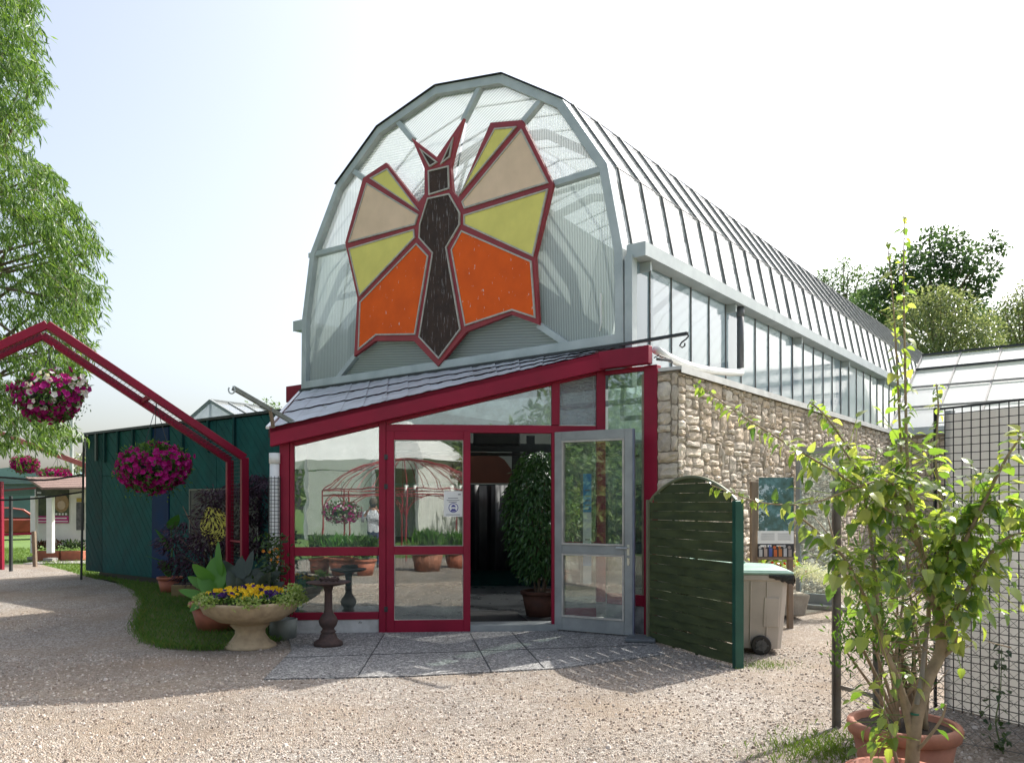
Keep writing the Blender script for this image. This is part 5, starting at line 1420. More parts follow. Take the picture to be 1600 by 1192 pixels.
# the big leaved shrub: trunks, arms and whips
BY = 4.0
def A(x, y, Y=BY): return at(x, y, Y)
BR = [  # (points, r0, r1)
    ([A(1424, 1205), A(1432, 1120), A(1450, 1060, 4.02), A(1470, 1015, 4.05), A(1466, 960, 4.05), A(1455, 925, 4.05)], .036, .026),
    ([A(1424, 1150), A(1413, 1098), A(1398, 1050, 3.95), A(1380, 1010, 3.92), A(1372, 960, 3.9)], .020, .012),
    ([A(1432, 1120, 4.02), A(1442, 1070, 4.08), A(1446, 1000, 4.1), A(1451, 950, 4.12), A(1440, 880, 4.12)], .016, .010),
    ([A(1455, 925, 4.05), A(1440, 860, 4.02), A(1425, 790, 4.0), A(1417, 700, 4.0), A(1414, 560, 4.02), A(1412, 440, 4.05), A(1413, 335, 4.06)], .013, .002),
    ([A(1440, 870, 4.1), A(1420, 800, 4.1), A(1408, 700, 4.08), A(1402, 580, 4.05), A(1394, 450, 4.02), A(1386, 378, 4.0)], .010, .002),
    ([A(1440, 860, 4.02), A(1400, 810, 3.92), A(1340, 760, 3.85), A(1250, 705, 3.75), A(1160, 650, 3.68), A(1088, 598, 3.62)], .010, .002),
    ([A(1440, 860, 4.0), A(1405, 790, 3.9), A(1390, 752, 3.85), A(1340, 760, 3.78), A(1270, 785, 3.7), A(1190, 785, 3.62), A(1110, 757, 3.55)], .009, .002),
    ([A(1425, 800, 4.0), A(1370, 750, 4.1), A(1330, 705, 4.2), A(1290, 650, 4.25), A(1265, 628, 4.28)], .010, .003),
    ([A(1460, 930, 4.05), A(1490, 880, 3.98), A(1530, 800, 3.9), A(1570, 720, 3.85), A(1602, 672, 3.82)], .015, .004),
    ([A(1462, 940, 4.05), A(1480, 870, 4.0), A(1510, 800, 3.95), A(1560, 785, 3.9), A(1620, 800, 3.8)], .012, .004),
    ([A(1470, 1000, 4.05), A(1500, 940, 3.95), A(1560, 850, 3.9), A(1610, 830, 3.85)], .013, .004),
    ([A(1380, 1000, 3.92), A(1350, 930, 3.85), A(1310, 860, 3.8), A(1240, 800, 3.75)], .011, .004),
    ([A(1372, 960, 3.9), A(1365, 880, 3.95), A(1355, 800, 4.0), A(1340, 740, 4.05), A(1310, 690, 4.05)], .011, .004),
    ([A(1450, 950, 4.1), A(1465, 880, 4.2), A(1470, 800, 4.25), A(1462, 720, 4.25), A(1466, 640, 4.25), A(1463, 600, 4.25)], .010, .003),
    ([A(1424, 1180), A(1444, 1160, 3.95), A(1470, 1125, 3.9), A(1478, 1100, 3.88)], .010, .005),
    ([A(1468, 1030, 4.05), A(1490, 1010, 4.0), A(1495, 985, 3.98)], .012, .007),
    ([A(1402, 1195), A(1392, 1150, 3.95), A(1382, 1110, 3.9)], .010, .006),
]
b = MB(); lf = MB()
paths = []
for pts, r0, r1 in BR:
    S_ = spline(pts, 6); paths.append(S_); branch(b, S_, r0, r1, 8)
for k in range(60):
    q = A(R.gauss(1420, 45), R.uniform(850, 1030), R.uniform(3.85, 4.2)); e = q + V((R.gauss(0, .10), R.gauss(0, .06), R.uniform(-.02, .12))); b.tube([q, q.lerp(e, .5) + rdir(.012), e], [.004, .003, .0015], 4)
b.build('trunk', STEMM, fp, smooth=True)
def shrub_leaf(p, out, L):
    d = (out + rdir(.35) + V((0, 0, -.15))).normalized()
    st = p + d * L * .35 - V((0, 0, L * .05))
    lf.bar(p, st, .0022, .0022)
    lf.bigleaf(st, (d + V((0, 0, -R.uniform(.2, .9)))).normalized(), V((0, 0, 1)) + rdir(.45), L, L * R.uniform(.55, .82), R.uniform(.1, .5), R.uniform(.0, .45), 11, 0, .09, R.uniform(.5, .62))
spec = {3: (.22, 1.0, 84), 4: (.25, 1, 56), 5: (.2, 1, 105), 6: (.2, 1, 100), 7: (.2, 1, 75), 8: (.12, 1, 60), 9: (.1, 1, 66), 10: (.2, 1, 62), 11: (.25, 1, 56), 12: (.15, 1, 56), 13: (.2, 1, 50), 2: (.7, 1, 8), 0: (.85, 1, 6), 14: (.5, 1, 4), 15: (.6, 1, 8), 1: (.75, 1, 6), 16: (.3, 1, 10)}
for i, (t0, t1, n) in spec.items():
    S_ = paths[i]
    for k in range(n):
        t = t0 + (t1 - t0) * (k + R.random()) / n; f = t * (len(S_) - 1); j = min(int(f), len(S_) - 2); p = S_[j].lerp(S_[j + 1], f - j)
        dirb = (S_[j + 1] - S_[j]).normalized(); o_ = dirb.cross(rdir()).normalized() + dirb * .4
        long_ = i in (3, 4, 5, 6, 7, 13)
        tt = (t - t0) / (t1 - t0)
        L = R.uniform(.04, .105) * ((1.05 - .68 * tt) if long_ else (1.05 - .3 * tt))
        shrub_leaf(p, o_, max(.02, L))
for k in range(560):   # inner crown leaves on short twigs off the arms
    S_ = paths[R.choice((3, 4, 5, 6, 7, 8, 8, 9, 9, 10, 10, 11, 12, 13))]; f = R.uniform(.12, .62) * (len(S_) - 1); jn = int(f); p = S_[jn].lerp(S_[jn + 1], f - jn)
    if (HOR - (p.z - EYE) / p.y * FPX) < 690: continue
    q = p + V((R.gauss(0, .085), R.gauss(0, .07), R.gauss(.01, .085)))
    lf.bar(p, q, .0025, .0025); shrub_leaf(q, (q - p).normalized() + V((0, -.2, .2)), R.uniform(.03, .09))
for (x, y, n) in ((1500, 960, 16), (1385, 1120, 12), (1372, 1150, 10), (1375, 1070, 8), (1412, 1060, 10), (1420, 960, 14), (1380, 890, 16), (1500, 860, 18), (1580, 800, 14)):
    for k in range(n):
        q = A(x + R.gauss(0, 18), y + R.gauss(0, 18), 3.95 + R.gauss(0, .06)); p = min((pp_ for S_ in paths for pp_ in S_), key=lambda t: (t - q).length); lf.bar(p, q, .003, .003); shrub_leaf(q, (q - p).normalized(), R.uniform(.04, .08))
lf.build('leaves', SHRUBL, fp, smooth=False)
b = MB(); b.tube([A(1432, 1100, 3.97), A(1440, 1060, 3.99), A(1446, 1000, 4.0), A(1449, 965, 4.0)], [.012, .012, .011, .010], 8); b.build('stake', pm('grey_cane', (.24, .21, .18)), fp)
b = MB(); t_ = A(1430, 1118, 3.97); b.lathe([(.030, 0), (.033, .005), (.030, .010)], (t_.x + .015, t_.y + .03, t_.z), 12); b.build('tie', pm('green_tie', (.03, .16, .10)), fp)
# small climbing plant against the grid screen at lower right
c = gr(1568, 1178); c.z = 0
wv = thing('young_climber', 'young climbing plant with sparse dark leaves at the foot of the grid screen', 'plant', c)
b = MB(); S_ = spline([c, c + V((-.05, 0, .2)), c + V((-.02, .0, .4)), c + V((.0, .02, .68))], 4); branch(b, S_, .006, .002, 5); b.build('stem', GSTEM, wv)
b = MB()
for k in range(52):
    q = R.choice(S_); b.bigleaf(q + rdir(.06) * (1.5 if q.z < .35 else .6), rdir() + V((0, -.4, .1)), V((0, 0, 1)) + rdir(.5), R.uniform(.04, .065), .035, .2, .1, 5)
b.build('leaves', OLEANL, wv)

# ------------------------------------------------------------------ trees
def crown(b, clumps, Yc, n_per, L, W, hang=0.0):
    for (x, y, r, dy) in clumps:
        q = at(x, y, Yc + dy); rr = r / FPX * Yc
        for i in range(int(n_per * (r / 30.0) ** 2)):
            d = rdir(); k = R.random() ** .45
            p = q + V((d.x * rr, d.y * rr, d.z * rr * .8)) * k
            b.leaf(p, d + rdir(.8) + V((0, 0, -hang)), V((0, 0, 1)) + rdir(.6), L * R.uniform(.7, 1.3), W * R.uniform(.7, 1.3))
def tree(name, label, Yc, base_px, trunk_top, clumps, m, n_per, L, W, hang=.2, limbs=True, group=None):
    bx = at(base_px, HOR, Yc).x
    t = thing(name, label, 'tree', (bx, Yc, 0), group)
    b = MB(); tp = at(trunk_top[0], trunk_top[1], Yc)
    th = tp.z / 40
    b.tube([(bx, Yc, 0), (bx + (tp.x - bx) * .4, Yc, tp.z * .5), tp], [th * 1.2, th * .9, th * .5], 8)
    if limbs:
        for (x, y, r, dy) in clumps:
            q = at(x, y, Yc + dy); s = V((bx + (tp.x - bx) * .6, Yc, tp.z * R.uniform(.55, .95))); b.tube([s, s.lerp(q, .5) + V((0, 0, .3)), q], [th * .3, th * .18, th * .06], 5)
    b.build('trunk', BARK, t)
    b = MB(); crown(b, clumps, Yc, n_per, L, W, hang); b.build('crown', m, t)
    return t
rr = lambda a, c: R.uniform(a, c)
D1 = [(1390, 440, 34, 0), (1420, 415, 32, -1), (1450, 395, 30, 0), (1480, 372, 22, 1), (1452, 365, 12, 0), (1500, 375, 14, 0), (1480, 410, 30, 0), (1510, 405, 26, -1), (1540, 425, 24, 0), (1528, 390, 12, 1), (1553, 382, 16, 0), (1570, 390, 9, 0), (1552, 366, 6, 0), (1500, 440, 28, 1), (1530, 452, 20, 0), (1460, 440, 34, 0), (1420, 460, 36, 0), (1375, 475, 38, 1), (1350, 470, 20, 0), (1450, 480, 36, 1), (1515, 475, 22, 0), (1400, 510, 40, 2), (1360, 510, 26, 2), (1545, 455, 8, 0), (1520, 490, 18, 1)]
tree('maple_tree', 'tall dark green tree with layered open crown behind the greenhouse roof', 46, 1450, (1462, 470), D1, MAPLEL, 430, .26, .16)
D2 = [(1420, 490, 34, 0), (1450, 475, 34, 0), (1490, 480, 36, 0), (1470, 520, 40, 0), (1430, 535, 40, 0), (1510, 515, 36, 0), (1395, 530, 26, 0), (1540, 520, 30, -1), (1450, 560, 40, 0), (1500, 555, 40, 0), (1405, 565, 28, 0), (1470, 460, 18, 0), (1545, 560, 36, 0), (1540, 495, 14, 0)]
tree('olive_tree', 'grey green bushy tree with pale dense leaves behind the roof glass', 40, 1470, (1470, 560), D2, GREYL, 520, .18, .09)
D3 = [(1590, 470, 22, 0), (1575, 500, 26, 0), (1605, 510, 36, 0), (1570, 540, 36, 0), (1600, 560, 40, 0), (1620, 470, 36, 0), (1640, 520, 40, 0), (1598, 445, 10, 0), (1570, 480, 12, 0)]
tree('bushy_tree', 'grey green feathery tree at the right edge above the low glass roof', 43, 1600, (1600, 540), D3, GREYL, 480, .18, .09)
D4 = [(1300, 440, 26, 0), (1325, 425, 20, 0), (1318, 410, 10, 0), (1340, 450, 26, 0), (1345, 425, 14, 0), (1285, 432, 14, 0), (1310, 465, 30, 0), (1335, 480, 30, 0), (1280, 450, 20, 0), (1365, 465, 20, 0)]
tree('pale_tree', 'pale hazy tree peeping over the greenhouse roof ridge', 62, 1320, (1320, 460), D4, PALEL, 480, .24, .13)
D5 = [(1360, 480, 34, 0), (1400, 500, 40, 0), (1440, 450, 34, 0), (1500, 500, 44, 0), (1550, 500, 34, 0), (1580, 520, 40, 0), (1620, 500, 40, 0), (1340, 510, 34, 0), (1380, 540, 40, 0), (1560, 560, 44, 0), (1620, 560, 44, 0), (1530, 530, 44, 0), (1600, 480, 22, 0), (1320, 490, 26, 0)]
tree('broad_tree', 'broad mid green tree filling the gap behind the maple and the bushy trees', 58, 1470, (1480, 540), D5, MAPLEL, 330, .28, .17)
tree('distant_tree', 'small light green treetop beyond the glass roof lantern', 50, 410, (410, 660), [(395, 636, 14, 0), (420, 632, 13, 0), (432, 640, 14, 0), (385, 645, 10, 0), (410, 650, 20, 0), (440, 655, 18, 0)], PALEL, 260, .22, .12)
tree('distant_tree', 'low round green tree behind the flagpole at the far corner', 44, 122, (122, 740), [(118, 725, 16, 0), (128, 715, 12, 0), (135, 730, 18, 0), (112, 745, 18, 0), (130, 755, 22, 0)], GREYL, 260, .2, .12)
# willow leaning in from the left
wt_ = thing('willow_tree', 'big willow with drooping narrow leaves leaning in from the left', 'tree', (-11.8, 15.5, 0))
b = MB(); b.tube([(-11.8, 15.5, 0), (-11.6, 15.4, 2.5), (-11.2, 15.2, 5.0), (-10.8, 15, 8)], [.42, .34, .24, .12], 10)
def wedge(y):
    T = [(-60, 70), (0, 66), (60, 72), (130, 86), (180, 66), (235, 60), (262, 92), (300, 118), (340, 150), (385, 178), (430, 166), (470, 165), (520, 162), (560, 150), (610, 120), (650, 112), (690, 140), (715, 60), (730, 20)]
    for (y0, x0), (y1, x1) in zip(T, T[1:]):
        if y0 <= y <= y1: return x0 + (x1 - x0) * (y - y0) / (y1 - y0)
    return 50
lw = MB(); nt_w = 0
tw = MB()
for i in range(1500):
    y = R.uniform(-80, 690); xm = wedge(y); x = xm - 12 - abs(R.gauss(0, 95)) if R.random() < .8 else R.uniform(-260, xm - 10)
    Y = R.uniform(13.2, 16.6); p = at(x, y, Y)
    if p.x > -7.3: continue
    d = V((R.uniform(.1, 1.0), R.gauss(-.1, .5), R.uniform(-.5, .45))).normalized(); L = R.uniform(.35, .85); n = 9
    pts = []
    for k in range(n):
        t = k / (n - 1); pts.append(p + d * (L * (t - .5)) + V((0, 0, -.45 * L * t * t)))
    q = (pts[-1].x / pts[-1].y * FPX + 800); yy = HOR - (pts[-1].z - EYE) / pts[-1].y * FPX
    if q > wedge(min(725, max(-55, yy))) + 4: continue
    if R.random() < .5: tw.tube([pts[0], pts[4], pts[-1]], [.006, .005, .002], 3, cap=False)
    for k in range(n):
        for _ in range(3):
            dl = (d * .4 + V((R.gauss(0, .5), R.gauss(0, .5), -1.0 + R.gauss(0, .4)))).normalized()
            lw.leaf(pts[k] + rdir(.04), dl, rdir() + V((0, 0, .4)), R.uniform(.12, .22), R.uniform(.022, .036), .15)
for i in range(22):
    y = R.uniform(0, 640); xm = wedge(y); q = at(xm - R.uniform(20, 90), y, R.uniform(13.8, 16)); s = V((-11.2, 15.2, R.uniform(2.2, 6.5)))
    b.tube([s, s.lerp(q, .5) + V((0, 0, .5)), q], [.07, .035, .008], 5)
b.add(tw.v, tw.f); b.build('trunk', BARK, wt_); lw.build('crown', WILLOWL, wt_)

# ------------------------------------------------------------------ far left: kiosk, flower troughs, car, fences
KY = 22.5
kq = thing('notice_kiosk', 'white rendered notice kiosk with pink tiled lean-to roof and posters', 'kiosk', at(95, 870, KY))
def kb(b, x0, x1, y0, y1, d0, d1, Y=KY): p, q = at(x0, y0, Y + d0), at(x1, y1, Y + d0); b.box(p.x, q.x, Y + d0, Y + d1, q.z, p.z)
b = MB(); kb(b, 54, 148, 764, 852, 1.0, 1.12); b.build('wall', WHITEW, kq)
for x0, x1, d in ((72, 81, .0), (47, 55, .60)):
    b = MB(); kb(b, x0, x1, 775, 864, d, d + .16); pk = b.build('post', WHITEP, kq, bevel=.01)
    b = MB(); p = at((x0 + x1) / 2, 869, KY + d); b.box(p.x - .13, p.x + .13, KY + d - .06, KY + d + .22, .0, .13); b.build('base', CONC, pk)
b = MB()
rA, rB, rC, rD = at(40, 748, KY + 1.3), at(150, 748, KY + 1.3), at(150, 764, KY - .25), at(66, 765, KY - .25)
b.prism([rA, rB, rC, rD], (0, 0, .06)); b.build('roof', pm('pink_tile', (.42, .29, .24), (.30, .20, .17), 30, .8, bmp=.6, bscale=14), kq)
def poster(b0, x0, x1, y0, y1, m): bq = MB(); kb(bq, x0, x1, y0, y1, .97, .995); return bq.build('poster', m, kq)
ps = poster(0, 56, 107, 761, 817, pm('jungle_photo_print', (.025, .035, .02), (.09, .11, .05), 5, .5))
bq = MB(); kb(bq, 56, 107, 806, 817, .955, .968); mg = bq.build('magenta_band', pm('magenta_print', (.48, .012, .20), None, 3, .5), ps)
bq = MB(); kb(bq, 59, 104, 808.5, 810.2, .945, .953); kb(bq, 56.5, 106, 813.5, 814.8, .945, .953)
for x in (88, 93, 98, 103): kb(bq, x - 1.4, x + 1.4, 801.5, 804.5, .955, .966)
kb(bq, 58, 64, 768, 771, .955, .966); kb(bq, 58, 70, 775, 777, .955, .966)
bq.build('lettering', PAPER, ps)
bq = MB(); q = at(96, 786, KY + .96)
bq.blob(q, .22, .012, .27, 14, 8); bq.build('animal_face', pm('golden_fur_print', (.36, .24, .12), (.22, .14, .06), 12), ps)
bq = MB(); bq.blob(at(96, 789, KY + .946), .12, .01, .13, 12, 8); bq.build('muzzle', pm('pale_muzzle', (.55, .42, .30)), ps)
p2 = poster(0, 119, 131, 785, 828, pm('grey_photo_print', (.14, .14, .15), (.05, .05, .055), 9, .5)); bq = MB(); kb(bq, 119.5, 129, 778, 784, .96, .99); bq.build('yellow_card', pm('yellow_card', (.5, .38, .08)), kq)
for x0, x1, lab in ((55, 96, 'terracotta trough with reddish leafed plants under the kiosk'), (98, 132, 'terracotta trough with darker green plants under the kiosk')):
    c = at((x0 + x1) / 2, 862, KY + .6); t = thing('flower_trough', lab, 'planter', (c.x, c.y, 0), 'troughs under the kiosk'); w = (x1 - x0) / FPX * KY / 2
    b = MB(); b.box(c.x - w, c.x + w, c.y - .13, c.y + .13, .02, .30); b.build('trough', TERRA, t, bevel=.015)
    b = MB()
    for i in range(200): b.leaf(V((c.x + R.uniform(-w, w), c.y + R.gauss(0, .08), .34 + R.random() * .22)), rdir() + V((0, 0, .8)), rdir() + V((0, -.4, .5)), .11, .05)
    b.build('foliage', leafm('reddish_leaf', [(.10, .02, .02), (.05, .07, .02), (.18, .05, .02)], .3) if x0 < 60 else OLEANL, t)
b = MB(); p, q = at(40, 880, 22), at(150, 880, 22); b.box(p.x, q.x, 21.9, 23.9, .004, .03); b.build('kiosk_slab', CONC)['kind'] = 'structure'
# low red rail fence
rf = thing('rail_fence', 'low fence with a red top rail and grey end post by the lawn', 'fence', at(30, 850, 21))
b = MB(); b.bar(at(-60, 838, 21), at(53, 833, 21), .05, .07); b.build('rail', RED, rf)
b = MB(); b.bar(at(53, 830, 21), V((at(55, 870, 21).x, 21, 0)), .08, .08, (0, 1, 0)); b.build('post', WOOD, rf)
b = MB(); p = at(2, 700, 20); b.bar(V((p.x, 20, 0)), at(1, 752, 20), .10, .10, (0, 1, 0)); b.build('post', RED, rf)
# dark netting barrier
nf = thing('netting_barrier', 'dark sagging net barrier strung from a thin pole beside the green building', 'net', at(127, 905, 17.4))
b = MB(); p = at(127, 908, 17.3); b.bar(V((p.x, p.y, 0)), at(131, 690, 17.3), .035, .035, (0, 1, 0)); b.build('pole', DARKM, nf)
for ya, ym, yb_ in ((742, 750, 741), (777, 777, 768)):
    b = MB(); b.tube(spline([at(-40, ya + 2, 17.0), at(10, ya + 4, 17.1), at(70, ym, 17.2), at(131, yb_, 17.3)], 5), .022, 6); b.build('rope', BLACKP, nf)
b = MB()
for i in range(120):
    t = i / 119; x = -40 + 171 * t; b.bar(at(x, 748 - 5 * t, 17.1 + .2 * t), at(x, 776 - 6 * t, 17.1 + .2 * t), .004, .004, (0, 1, 0))
for i in range(9):
    f = i / 8; b.bar(at(-40, 747 + 30 * f, 17.1), at(131, 742 + 27 * f, 17.3), .004, .004)
b.build('net', BLACKP, nf)
b = MB(); p = at(17, 775, 19.5); b.bar(V((p.x, 19.5, .0)), p, .06, .06, (0, 1, 0)); tag(b.build('fence_post', DARKM), 'thin dark fence post standing before the parked car', 'post')
fpole = at(110, 660, 30); b = MB(); b.tube([(fpole.x, 30, 0), at(113, 640, 30)], [.09, .06], 8); b.build('pole', pm('pale_pole', (.55, .56, .57)), thing('flagpole', 'slim pale pole standing beyond the far arch', 'pole', (fpole.x, 30, 0)))
# distant arch and its baskets
PC2 = at(140, 728, 24)
red_arch('pergola_arch', 'faded distant pergola arch beyond the kiosk', V((PC2.x, PC2.y, 0)), PC2.z, 3.7, 2.3, pm('sun_bleached_red', (.36, .12, .11), (.28, .08, .08)), V((-.44, .65, 0)), None, .09, False)
basket('hanging_basket', 'distant bright pink flower basket hanging left above the kiosk roof', at(40, 724, 20), .36, .22, 260, at(40, 694, 20), 0, fr=.045)
basket('hanging_basket', 'distant wide pink flower basket hanging right above the kiosk roof', at(90, 739, 24.5), .50, .19, 260, at(90, 714, 24.5), 0, fr=.05)
# far green shed, far house
fs_ = thing('far_shed', 'distant grey green shed with a shallow arched roof behind the car', 'building', at(50, 800, 48))
b = MB(); p, q = at(-60, 790, 48), at(120, 790, 48); b.box(p.x, q.x, 48, 54, 0, at(0, 755, 48).z); b.build('wall', pm('grey_green_sheet', (.13, .22, .22), (.10, .17, .17), 1, .6), fs_)
b = MB(); n = 14; pts = [V((p.x - .3 + (q.x - p.x + .6) * i / n, 47.8, at(0, 756 - 26 * math.sin(PI * i / n) ** .8, 48).z)) for i in range(n + 1)]; b.prism(pts, (0, 6.4, 0)); b.build('roof', pm('blue_grey_roof', (.20, .30, .33), (.16, .25, .28), 1, .5), fs_)
b = MB(); b.bar(at(-40, 770, 47.6), at(118, 757, 47.6), .06, .10); b.build('red_band', REDB, fs_)
fh = thing('far_house', 'distant house gable with a pinkish roof beyond the green building', 'house', at(135, 760, 55))
b = MB(); p, q = at(124, 790, 55), at(175, 790, 55); b.box(p.x, q.x, 55, 62, 0, at(0, 720, 55).z); b.build('wall', pm('cream_house_wall', (.6, .55, .48)), fh)
b = MB(); b.prism([at(121, 722, 54.8), at(136, 690, 54.8), at(178, 690, 54.8), at(178, 722, 54.8)], (0, 7.4, 0)); b.build('roof', pm('pinkish_roof', (.40, .27, .24), (.30, .20, .18), 4), fh)
# red car
cc = at(26, 822, 37.0); cc.z = 0
car = thing('parked_car', 'reddish copper hatchback parked behind the low fence', 'car', cc)
car.rotation_euler = (0, 0, math.radians(48))
CARP = pm('copper_red_paint', (.22, .045, .03), (.18, .035, .024), 1, .25, .3)
def carsec(pts, y0, y1): return [V((cc.x + x, cc.y + y0, z)) for x, z in pts]
b = MB(); body = [(-2.1, .35), (2.0, .35), (2.08, .62), (1.95, .86), (1.15, .98), (-1.55, 1.02), (-2.05, .92), (-2.12, .6)]
b.prism(carsec(body, 0, 0), (0, 1.7, 0)); b.build('body', CARP, car, bevel=.06)
b = MB(); cab = [(-1.75, 1.0), (1.0, .98), (.35, 1.45), (-.2, 1.54), (-1.1, 1.53), (-1.55, 1.36)]
b.prism(carsec(cab, .1, 0), (0, 1.5, 0)); b.build('cabin', CARP, car, bevel=.05)
CGL = pm('dark_car_glass', (.05, .07, .08), None, 2, .08)
for pts in ([(-1.5, 1.06), (-.75, 1.06), (-.75, 1.45), (-1.1, 1.45), (-1.4, 1.32)], [(-.68, 1.06), (.68, 1.04), (.25, 1.38), (-.2, 1.46), (-.68, 1.46)]):
    b = MB(); b.prism(carsec(pts, .085, 0), (0, .02, 0)); b.build('side_window', CGL, car)
b = MB(); b.blob((cc.x + .62, cc.y - .06, 1.08), .10, .07, .07); b.build('wing_mirror', CARP, car, smooth=True)
b = MB(); b.box(cc.x - 2.0, cc.x - 1.9, cc.y - .015, cc.y + .1, .72, .88); b.build('tail_light', pm('red_lens', (.5, .02, .02), None, 3, .2), car)
for x in (-1.3, 1.28):
    b = MB(); b.tube([(cc.x + x, cc.y - .03, .33), (cc.x + x, cc.y + .2, .33)], .33, 24); w = b.build('wheel', BLACKP, car)
    b = MB(); b.tube([(cc.x + x, cc.y - .045, .33), (cc.x + x, cc.y - .031, .33)], .21, 16); b.build('rim', pm('alloy', (.5, .5, .5), None, 4, .3, .6) if 'alloy' not in bpy.data.materials else bpy.data.materials['alloy'], w)

# ------------------------------------------------------------------ what the entrance glass mirrors: the yard behind the camera
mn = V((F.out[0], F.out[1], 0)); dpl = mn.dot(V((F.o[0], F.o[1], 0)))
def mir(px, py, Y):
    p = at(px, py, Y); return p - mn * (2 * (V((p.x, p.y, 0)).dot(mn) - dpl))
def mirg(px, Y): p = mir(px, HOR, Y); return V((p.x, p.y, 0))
CANV = pm('white_marquee_canvas', (.80, .80, .77), (.74, .74, .71), 1, .6)
a0, a1 = mirg(478, 37), mirg(652, 35)
ex = (a1 - a0); W_ = ex.length; ex.normalize(); ey = V((ex.y, -ex.x, 0))
if ey.y > 0: ey = -ey
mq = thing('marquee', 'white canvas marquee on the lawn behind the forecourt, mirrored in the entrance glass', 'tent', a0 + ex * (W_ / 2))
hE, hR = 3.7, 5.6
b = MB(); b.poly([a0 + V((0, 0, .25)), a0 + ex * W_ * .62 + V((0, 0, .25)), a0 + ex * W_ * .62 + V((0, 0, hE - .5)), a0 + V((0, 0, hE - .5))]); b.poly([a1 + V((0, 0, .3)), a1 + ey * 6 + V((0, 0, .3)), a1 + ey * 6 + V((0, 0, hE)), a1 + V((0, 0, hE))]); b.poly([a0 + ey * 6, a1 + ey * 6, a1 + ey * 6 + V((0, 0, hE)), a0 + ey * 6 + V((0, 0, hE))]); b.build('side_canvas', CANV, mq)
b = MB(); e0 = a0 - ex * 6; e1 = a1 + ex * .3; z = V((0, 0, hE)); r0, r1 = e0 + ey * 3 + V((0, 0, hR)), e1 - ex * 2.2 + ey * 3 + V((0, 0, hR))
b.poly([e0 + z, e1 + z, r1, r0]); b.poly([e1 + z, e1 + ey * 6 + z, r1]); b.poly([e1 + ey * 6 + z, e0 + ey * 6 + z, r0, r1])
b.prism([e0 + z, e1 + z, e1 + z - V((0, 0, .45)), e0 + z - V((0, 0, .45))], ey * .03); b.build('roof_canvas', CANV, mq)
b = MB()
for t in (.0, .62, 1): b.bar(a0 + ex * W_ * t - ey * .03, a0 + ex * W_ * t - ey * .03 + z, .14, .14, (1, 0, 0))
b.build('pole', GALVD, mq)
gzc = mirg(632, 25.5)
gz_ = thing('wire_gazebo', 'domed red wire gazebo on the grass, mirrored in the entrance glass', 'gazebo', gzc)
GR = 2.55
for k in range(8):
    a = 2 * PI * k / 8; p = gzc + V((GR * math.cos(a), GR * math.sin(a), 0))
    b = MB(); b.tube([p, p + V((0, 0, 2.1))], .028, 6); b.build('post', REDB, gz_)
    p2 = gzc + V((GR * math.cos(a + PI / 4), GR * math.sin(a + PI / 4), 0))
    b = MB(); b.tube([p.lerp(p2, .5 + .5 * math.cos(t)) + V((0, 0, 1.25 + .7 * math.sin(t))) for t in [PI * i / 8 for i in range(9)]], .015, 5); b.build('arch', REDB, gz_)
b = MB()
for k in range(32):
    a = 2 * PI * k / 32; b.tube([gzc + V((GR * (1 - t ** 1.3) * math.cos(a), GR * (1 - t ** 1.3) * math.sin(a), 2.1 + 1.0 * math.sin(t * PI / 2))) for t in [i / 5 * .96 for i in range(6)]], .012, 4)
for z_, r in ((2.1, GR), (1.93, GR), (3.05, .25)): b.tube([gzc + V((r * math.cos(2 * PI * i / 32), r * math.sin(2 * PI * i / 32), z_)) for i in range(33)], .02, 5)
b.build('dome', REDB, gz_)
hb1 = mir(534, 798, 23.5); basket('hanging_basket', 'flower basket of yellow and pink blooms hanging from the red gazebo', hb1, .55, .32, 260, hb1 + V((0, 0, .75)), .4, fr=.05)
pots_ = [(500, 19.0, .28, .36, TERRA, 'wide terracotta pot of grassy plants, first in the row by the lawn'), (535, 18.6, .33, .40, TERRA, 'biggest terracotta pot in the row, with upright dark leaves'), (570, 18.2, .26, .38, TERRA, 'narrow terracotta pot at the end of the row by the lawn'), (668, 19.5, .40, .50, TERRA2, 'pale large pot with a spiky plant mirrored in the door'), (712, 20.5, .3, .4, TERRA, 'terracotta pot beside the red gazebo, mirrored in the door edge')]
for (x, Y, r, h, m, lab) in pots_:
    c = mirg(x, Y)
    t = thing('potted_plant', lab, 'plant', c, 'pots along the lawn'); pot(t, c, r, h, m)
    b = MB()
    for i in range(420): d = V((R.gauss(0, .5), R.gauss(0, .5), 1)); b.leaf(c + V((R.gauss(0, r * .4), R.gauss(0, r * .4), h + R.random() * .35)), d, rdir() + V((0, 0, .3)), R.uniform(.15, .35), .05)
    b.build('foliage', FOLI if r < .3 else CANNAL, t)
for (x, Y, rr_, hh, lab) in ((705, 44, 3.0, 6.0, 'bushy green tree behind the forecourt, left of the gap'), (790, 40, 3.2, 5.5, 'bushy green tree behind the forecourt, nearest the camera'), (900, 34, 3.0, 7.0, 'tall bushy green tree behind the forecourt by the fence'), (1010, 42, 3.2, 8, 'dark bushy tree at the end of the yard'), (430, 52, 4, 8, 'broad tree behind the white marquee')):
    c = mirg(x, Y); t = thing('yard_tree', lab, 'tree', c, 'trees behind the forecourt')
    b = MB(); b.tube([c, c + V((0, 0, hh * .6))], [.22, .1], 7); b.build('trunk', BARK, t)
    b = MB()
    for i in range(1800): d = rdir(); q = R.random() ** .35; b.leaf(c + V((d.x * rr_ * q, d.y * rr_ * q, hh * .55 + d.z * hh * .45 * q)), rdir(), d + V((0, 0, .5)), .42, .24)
    b.build('crown', leafm('yard_leaf', [(.05, .10, .025), (.09, .16, .035), (.14, .19, .05)], .35) if 'yard_leaf' not in bpy.data.materials else bpy.data.materials['yard_leaf'], t)
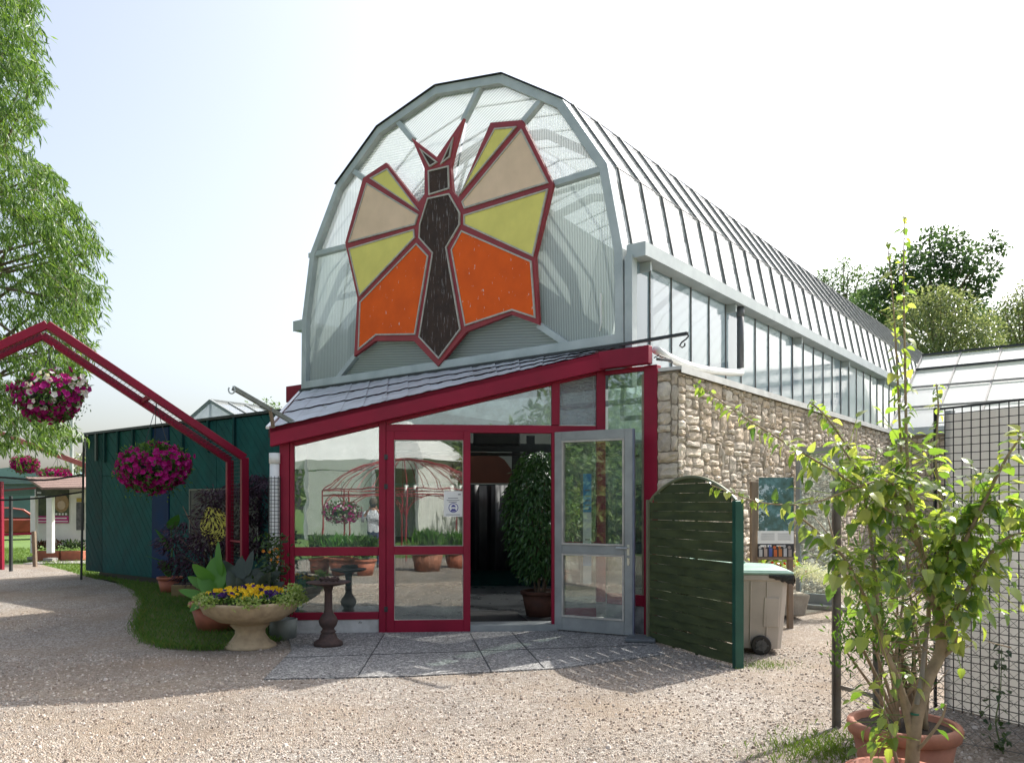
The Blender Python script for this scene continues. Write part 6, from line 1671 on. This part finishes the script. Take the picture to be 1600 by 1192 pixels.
def mirF(fr, px, Y):
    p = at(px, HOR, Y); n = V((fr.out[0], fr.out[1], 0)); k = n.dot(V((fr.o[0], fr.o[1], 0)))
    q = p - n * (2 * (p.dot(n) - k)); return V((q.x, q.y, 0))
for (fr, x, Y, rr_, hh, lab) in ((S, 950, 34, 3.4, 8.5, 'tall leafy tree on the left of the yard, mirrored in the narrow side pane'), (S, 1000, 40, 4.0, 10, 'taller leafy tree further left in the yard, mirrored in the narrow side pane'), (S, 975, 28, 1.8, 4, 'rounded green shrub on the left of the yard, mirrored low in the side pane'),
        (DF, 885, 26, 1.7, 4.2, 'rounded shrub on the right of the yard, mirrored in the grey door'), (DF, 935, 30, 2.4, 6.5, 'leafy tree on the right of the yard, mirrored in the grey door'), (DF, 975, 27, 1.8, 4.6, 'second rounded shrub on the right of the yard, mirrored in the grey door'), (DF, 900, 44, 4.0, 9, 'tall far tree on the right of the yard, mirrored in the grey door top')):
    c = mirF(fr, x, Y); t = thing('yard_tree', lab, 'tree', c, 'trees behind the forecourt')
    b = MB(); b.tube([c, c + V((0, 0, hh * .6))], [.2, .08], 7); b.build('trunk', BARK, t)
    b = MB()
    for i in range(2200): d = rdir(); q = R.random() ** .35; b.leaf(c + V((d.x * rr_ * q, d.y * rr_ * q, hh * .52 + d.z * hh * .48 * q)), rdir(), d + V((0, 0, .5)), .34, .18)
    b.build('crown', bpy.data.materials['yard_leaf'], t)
# the photographer, seen mirrored in the left pane
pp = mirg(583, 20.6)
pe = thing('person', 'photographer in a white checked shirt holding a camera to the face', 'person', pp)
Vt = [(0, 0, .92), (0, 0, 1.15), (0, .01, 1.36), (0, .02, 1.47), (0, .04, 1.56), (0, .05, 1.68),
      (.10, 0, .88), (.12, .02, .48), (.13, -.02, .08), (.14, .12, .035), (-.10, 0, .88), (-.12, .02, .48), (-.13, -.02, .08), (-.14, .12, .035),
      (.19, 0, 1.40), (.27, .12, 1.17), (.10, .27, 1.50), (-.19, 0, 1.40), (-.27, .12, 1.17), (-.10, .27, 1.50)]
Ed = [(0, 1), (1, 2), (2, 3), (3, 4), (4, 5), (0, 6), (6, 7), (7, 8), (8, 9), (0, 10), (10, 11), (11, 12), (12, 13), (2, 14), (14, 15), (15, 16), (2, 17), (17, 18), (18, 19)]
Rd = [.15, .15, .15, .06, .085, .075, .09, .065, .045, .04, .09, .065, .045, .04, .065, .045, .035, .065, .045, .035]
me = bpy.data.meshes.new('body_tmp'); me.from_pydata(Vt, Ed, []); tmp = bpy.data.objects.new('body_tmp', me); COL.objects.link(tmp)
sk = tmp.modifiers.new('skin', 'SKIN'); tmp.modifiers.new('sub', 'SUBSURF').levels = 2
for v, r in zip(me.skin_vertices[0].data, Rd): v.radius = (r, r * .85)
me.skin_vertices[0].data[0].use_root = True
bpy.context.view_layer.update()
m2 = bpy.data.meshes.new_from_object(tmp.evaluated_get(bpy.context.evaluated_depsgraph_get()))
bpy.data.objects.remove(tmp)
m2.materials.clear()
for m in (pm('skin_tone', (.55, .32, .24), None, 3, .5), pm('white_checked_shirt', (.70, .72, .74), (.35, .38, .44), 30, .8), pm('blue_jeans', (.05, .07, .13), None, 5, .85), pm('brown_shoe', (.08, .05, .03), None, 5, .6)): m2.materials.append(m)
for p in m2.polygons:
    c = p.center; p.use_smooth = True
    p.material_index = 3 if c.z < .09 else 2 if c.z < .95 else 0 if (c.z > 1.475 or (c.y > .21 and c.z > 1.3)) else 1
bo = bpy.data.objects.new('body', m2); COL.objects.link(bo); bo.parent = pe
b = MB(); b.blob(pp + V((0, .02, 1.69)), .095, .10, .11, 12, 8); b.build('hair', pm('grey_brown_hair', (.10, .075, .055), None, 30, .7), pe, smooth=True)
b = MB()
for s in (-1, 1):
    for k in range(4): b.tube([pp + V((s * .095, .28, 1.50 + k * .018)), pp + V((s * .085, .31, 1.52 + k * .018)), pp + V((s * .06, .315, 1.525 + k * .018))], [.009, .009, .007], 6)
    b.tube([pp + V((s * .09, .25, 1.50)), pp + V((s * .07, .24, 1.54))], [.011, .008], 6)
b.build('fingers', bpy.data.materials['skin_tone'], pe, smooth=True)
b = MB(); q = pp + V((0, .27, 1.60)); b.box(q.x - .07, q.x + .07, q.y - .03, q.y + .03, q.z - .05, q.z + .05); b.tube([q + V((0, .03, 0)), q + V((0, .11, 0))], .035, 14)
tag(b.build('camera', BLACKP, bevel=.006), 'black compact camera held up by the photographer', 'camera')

# ------------------------------------------------------------------ camera, sun, sky
cam = bpy.data.cameras.new('view_camera'); co = bpy.data.objects.new('view_camera', cam); COL.objects.link(co)
co.location = (0, 0, EYE); co.rotation_euler = (PI / 2, 0, 0)
cam.sensor_width = 36; cam.lens = FPX / 1600 * 36; cam.shift_y = (HOR - 596) / 1600; cam.clip_start = .05; cam.clip_end = 2000
sc.camera = co
AZ, EL = math.radians(49.5), math.radians(46)
sun = bpy.data.lights.new('sun', 'SUN'); so = bpy.data.objects.new('sun', sun); COL.objects.link(so)
sun.energy = 3.8; sun.angle = math.radians(.55); sun.color = (1, .965, .90)
sdir = V((math.sin(AZ) * math.cos(EL), math.cos(AZ) * math.cos(EL), math.sin(EL)))
so.rotation_euler = sdir.to_track_quat('Z', 'Y').to_euler()
w = bpy.data.worlds.new('World'); sc.world = w; w.use_nodes = True
nt = w.node_tree; nt.nodes.clear()
sky = nt.nodes.new('ShaderNodeTexSky'); sky.sky_type = 'NISHITA'; sky.sun_disc = False
sky.sun_elevation = EL; sky.sun_rotation = AZ; sky.air_density = 1.1; sky.dust_density = 4.6; sky.ozone_density = 1.0; sky.altitude = 100
bg = nt.nodes.new('ShaderNodeBackground'); bg.inputs['Strength'].default_value = .15
wo = nt.nodes.new('ShaderNodeOutputWorld')
hz = nt.nodes.new('ShaderNodeHueSaturation'); hz.inputs['Saturation'].default_value = .62; hz.inputs['Value'].default_value = .98
nt.links.new(sky.outputs[0], hz.inputs['Color']); nt.links.new(hz.outputs[0], bg.inputs[0]); nt.links.new(bg.outputs[0], wo.inputs[0])
vs = sc.view_settings; vs.view_transform = 'Standard'; vs.look = 'None'; vs.gamma = 1; vs.use_curve_mapping = False; vs.exposure = .9
sc.render.engine = 'CYCLES'
cy = sc.cycles
cy.max_bounces = 8; cy.transparent_max_bounces = 24; cy.diffuse_bounces = 3; cy.glossy_bounces = 4; cy.caustics_reflective = False; cy.caustics_refractive = False
cy.sample_clamp_indirect = 6
cy.use_denoising = True
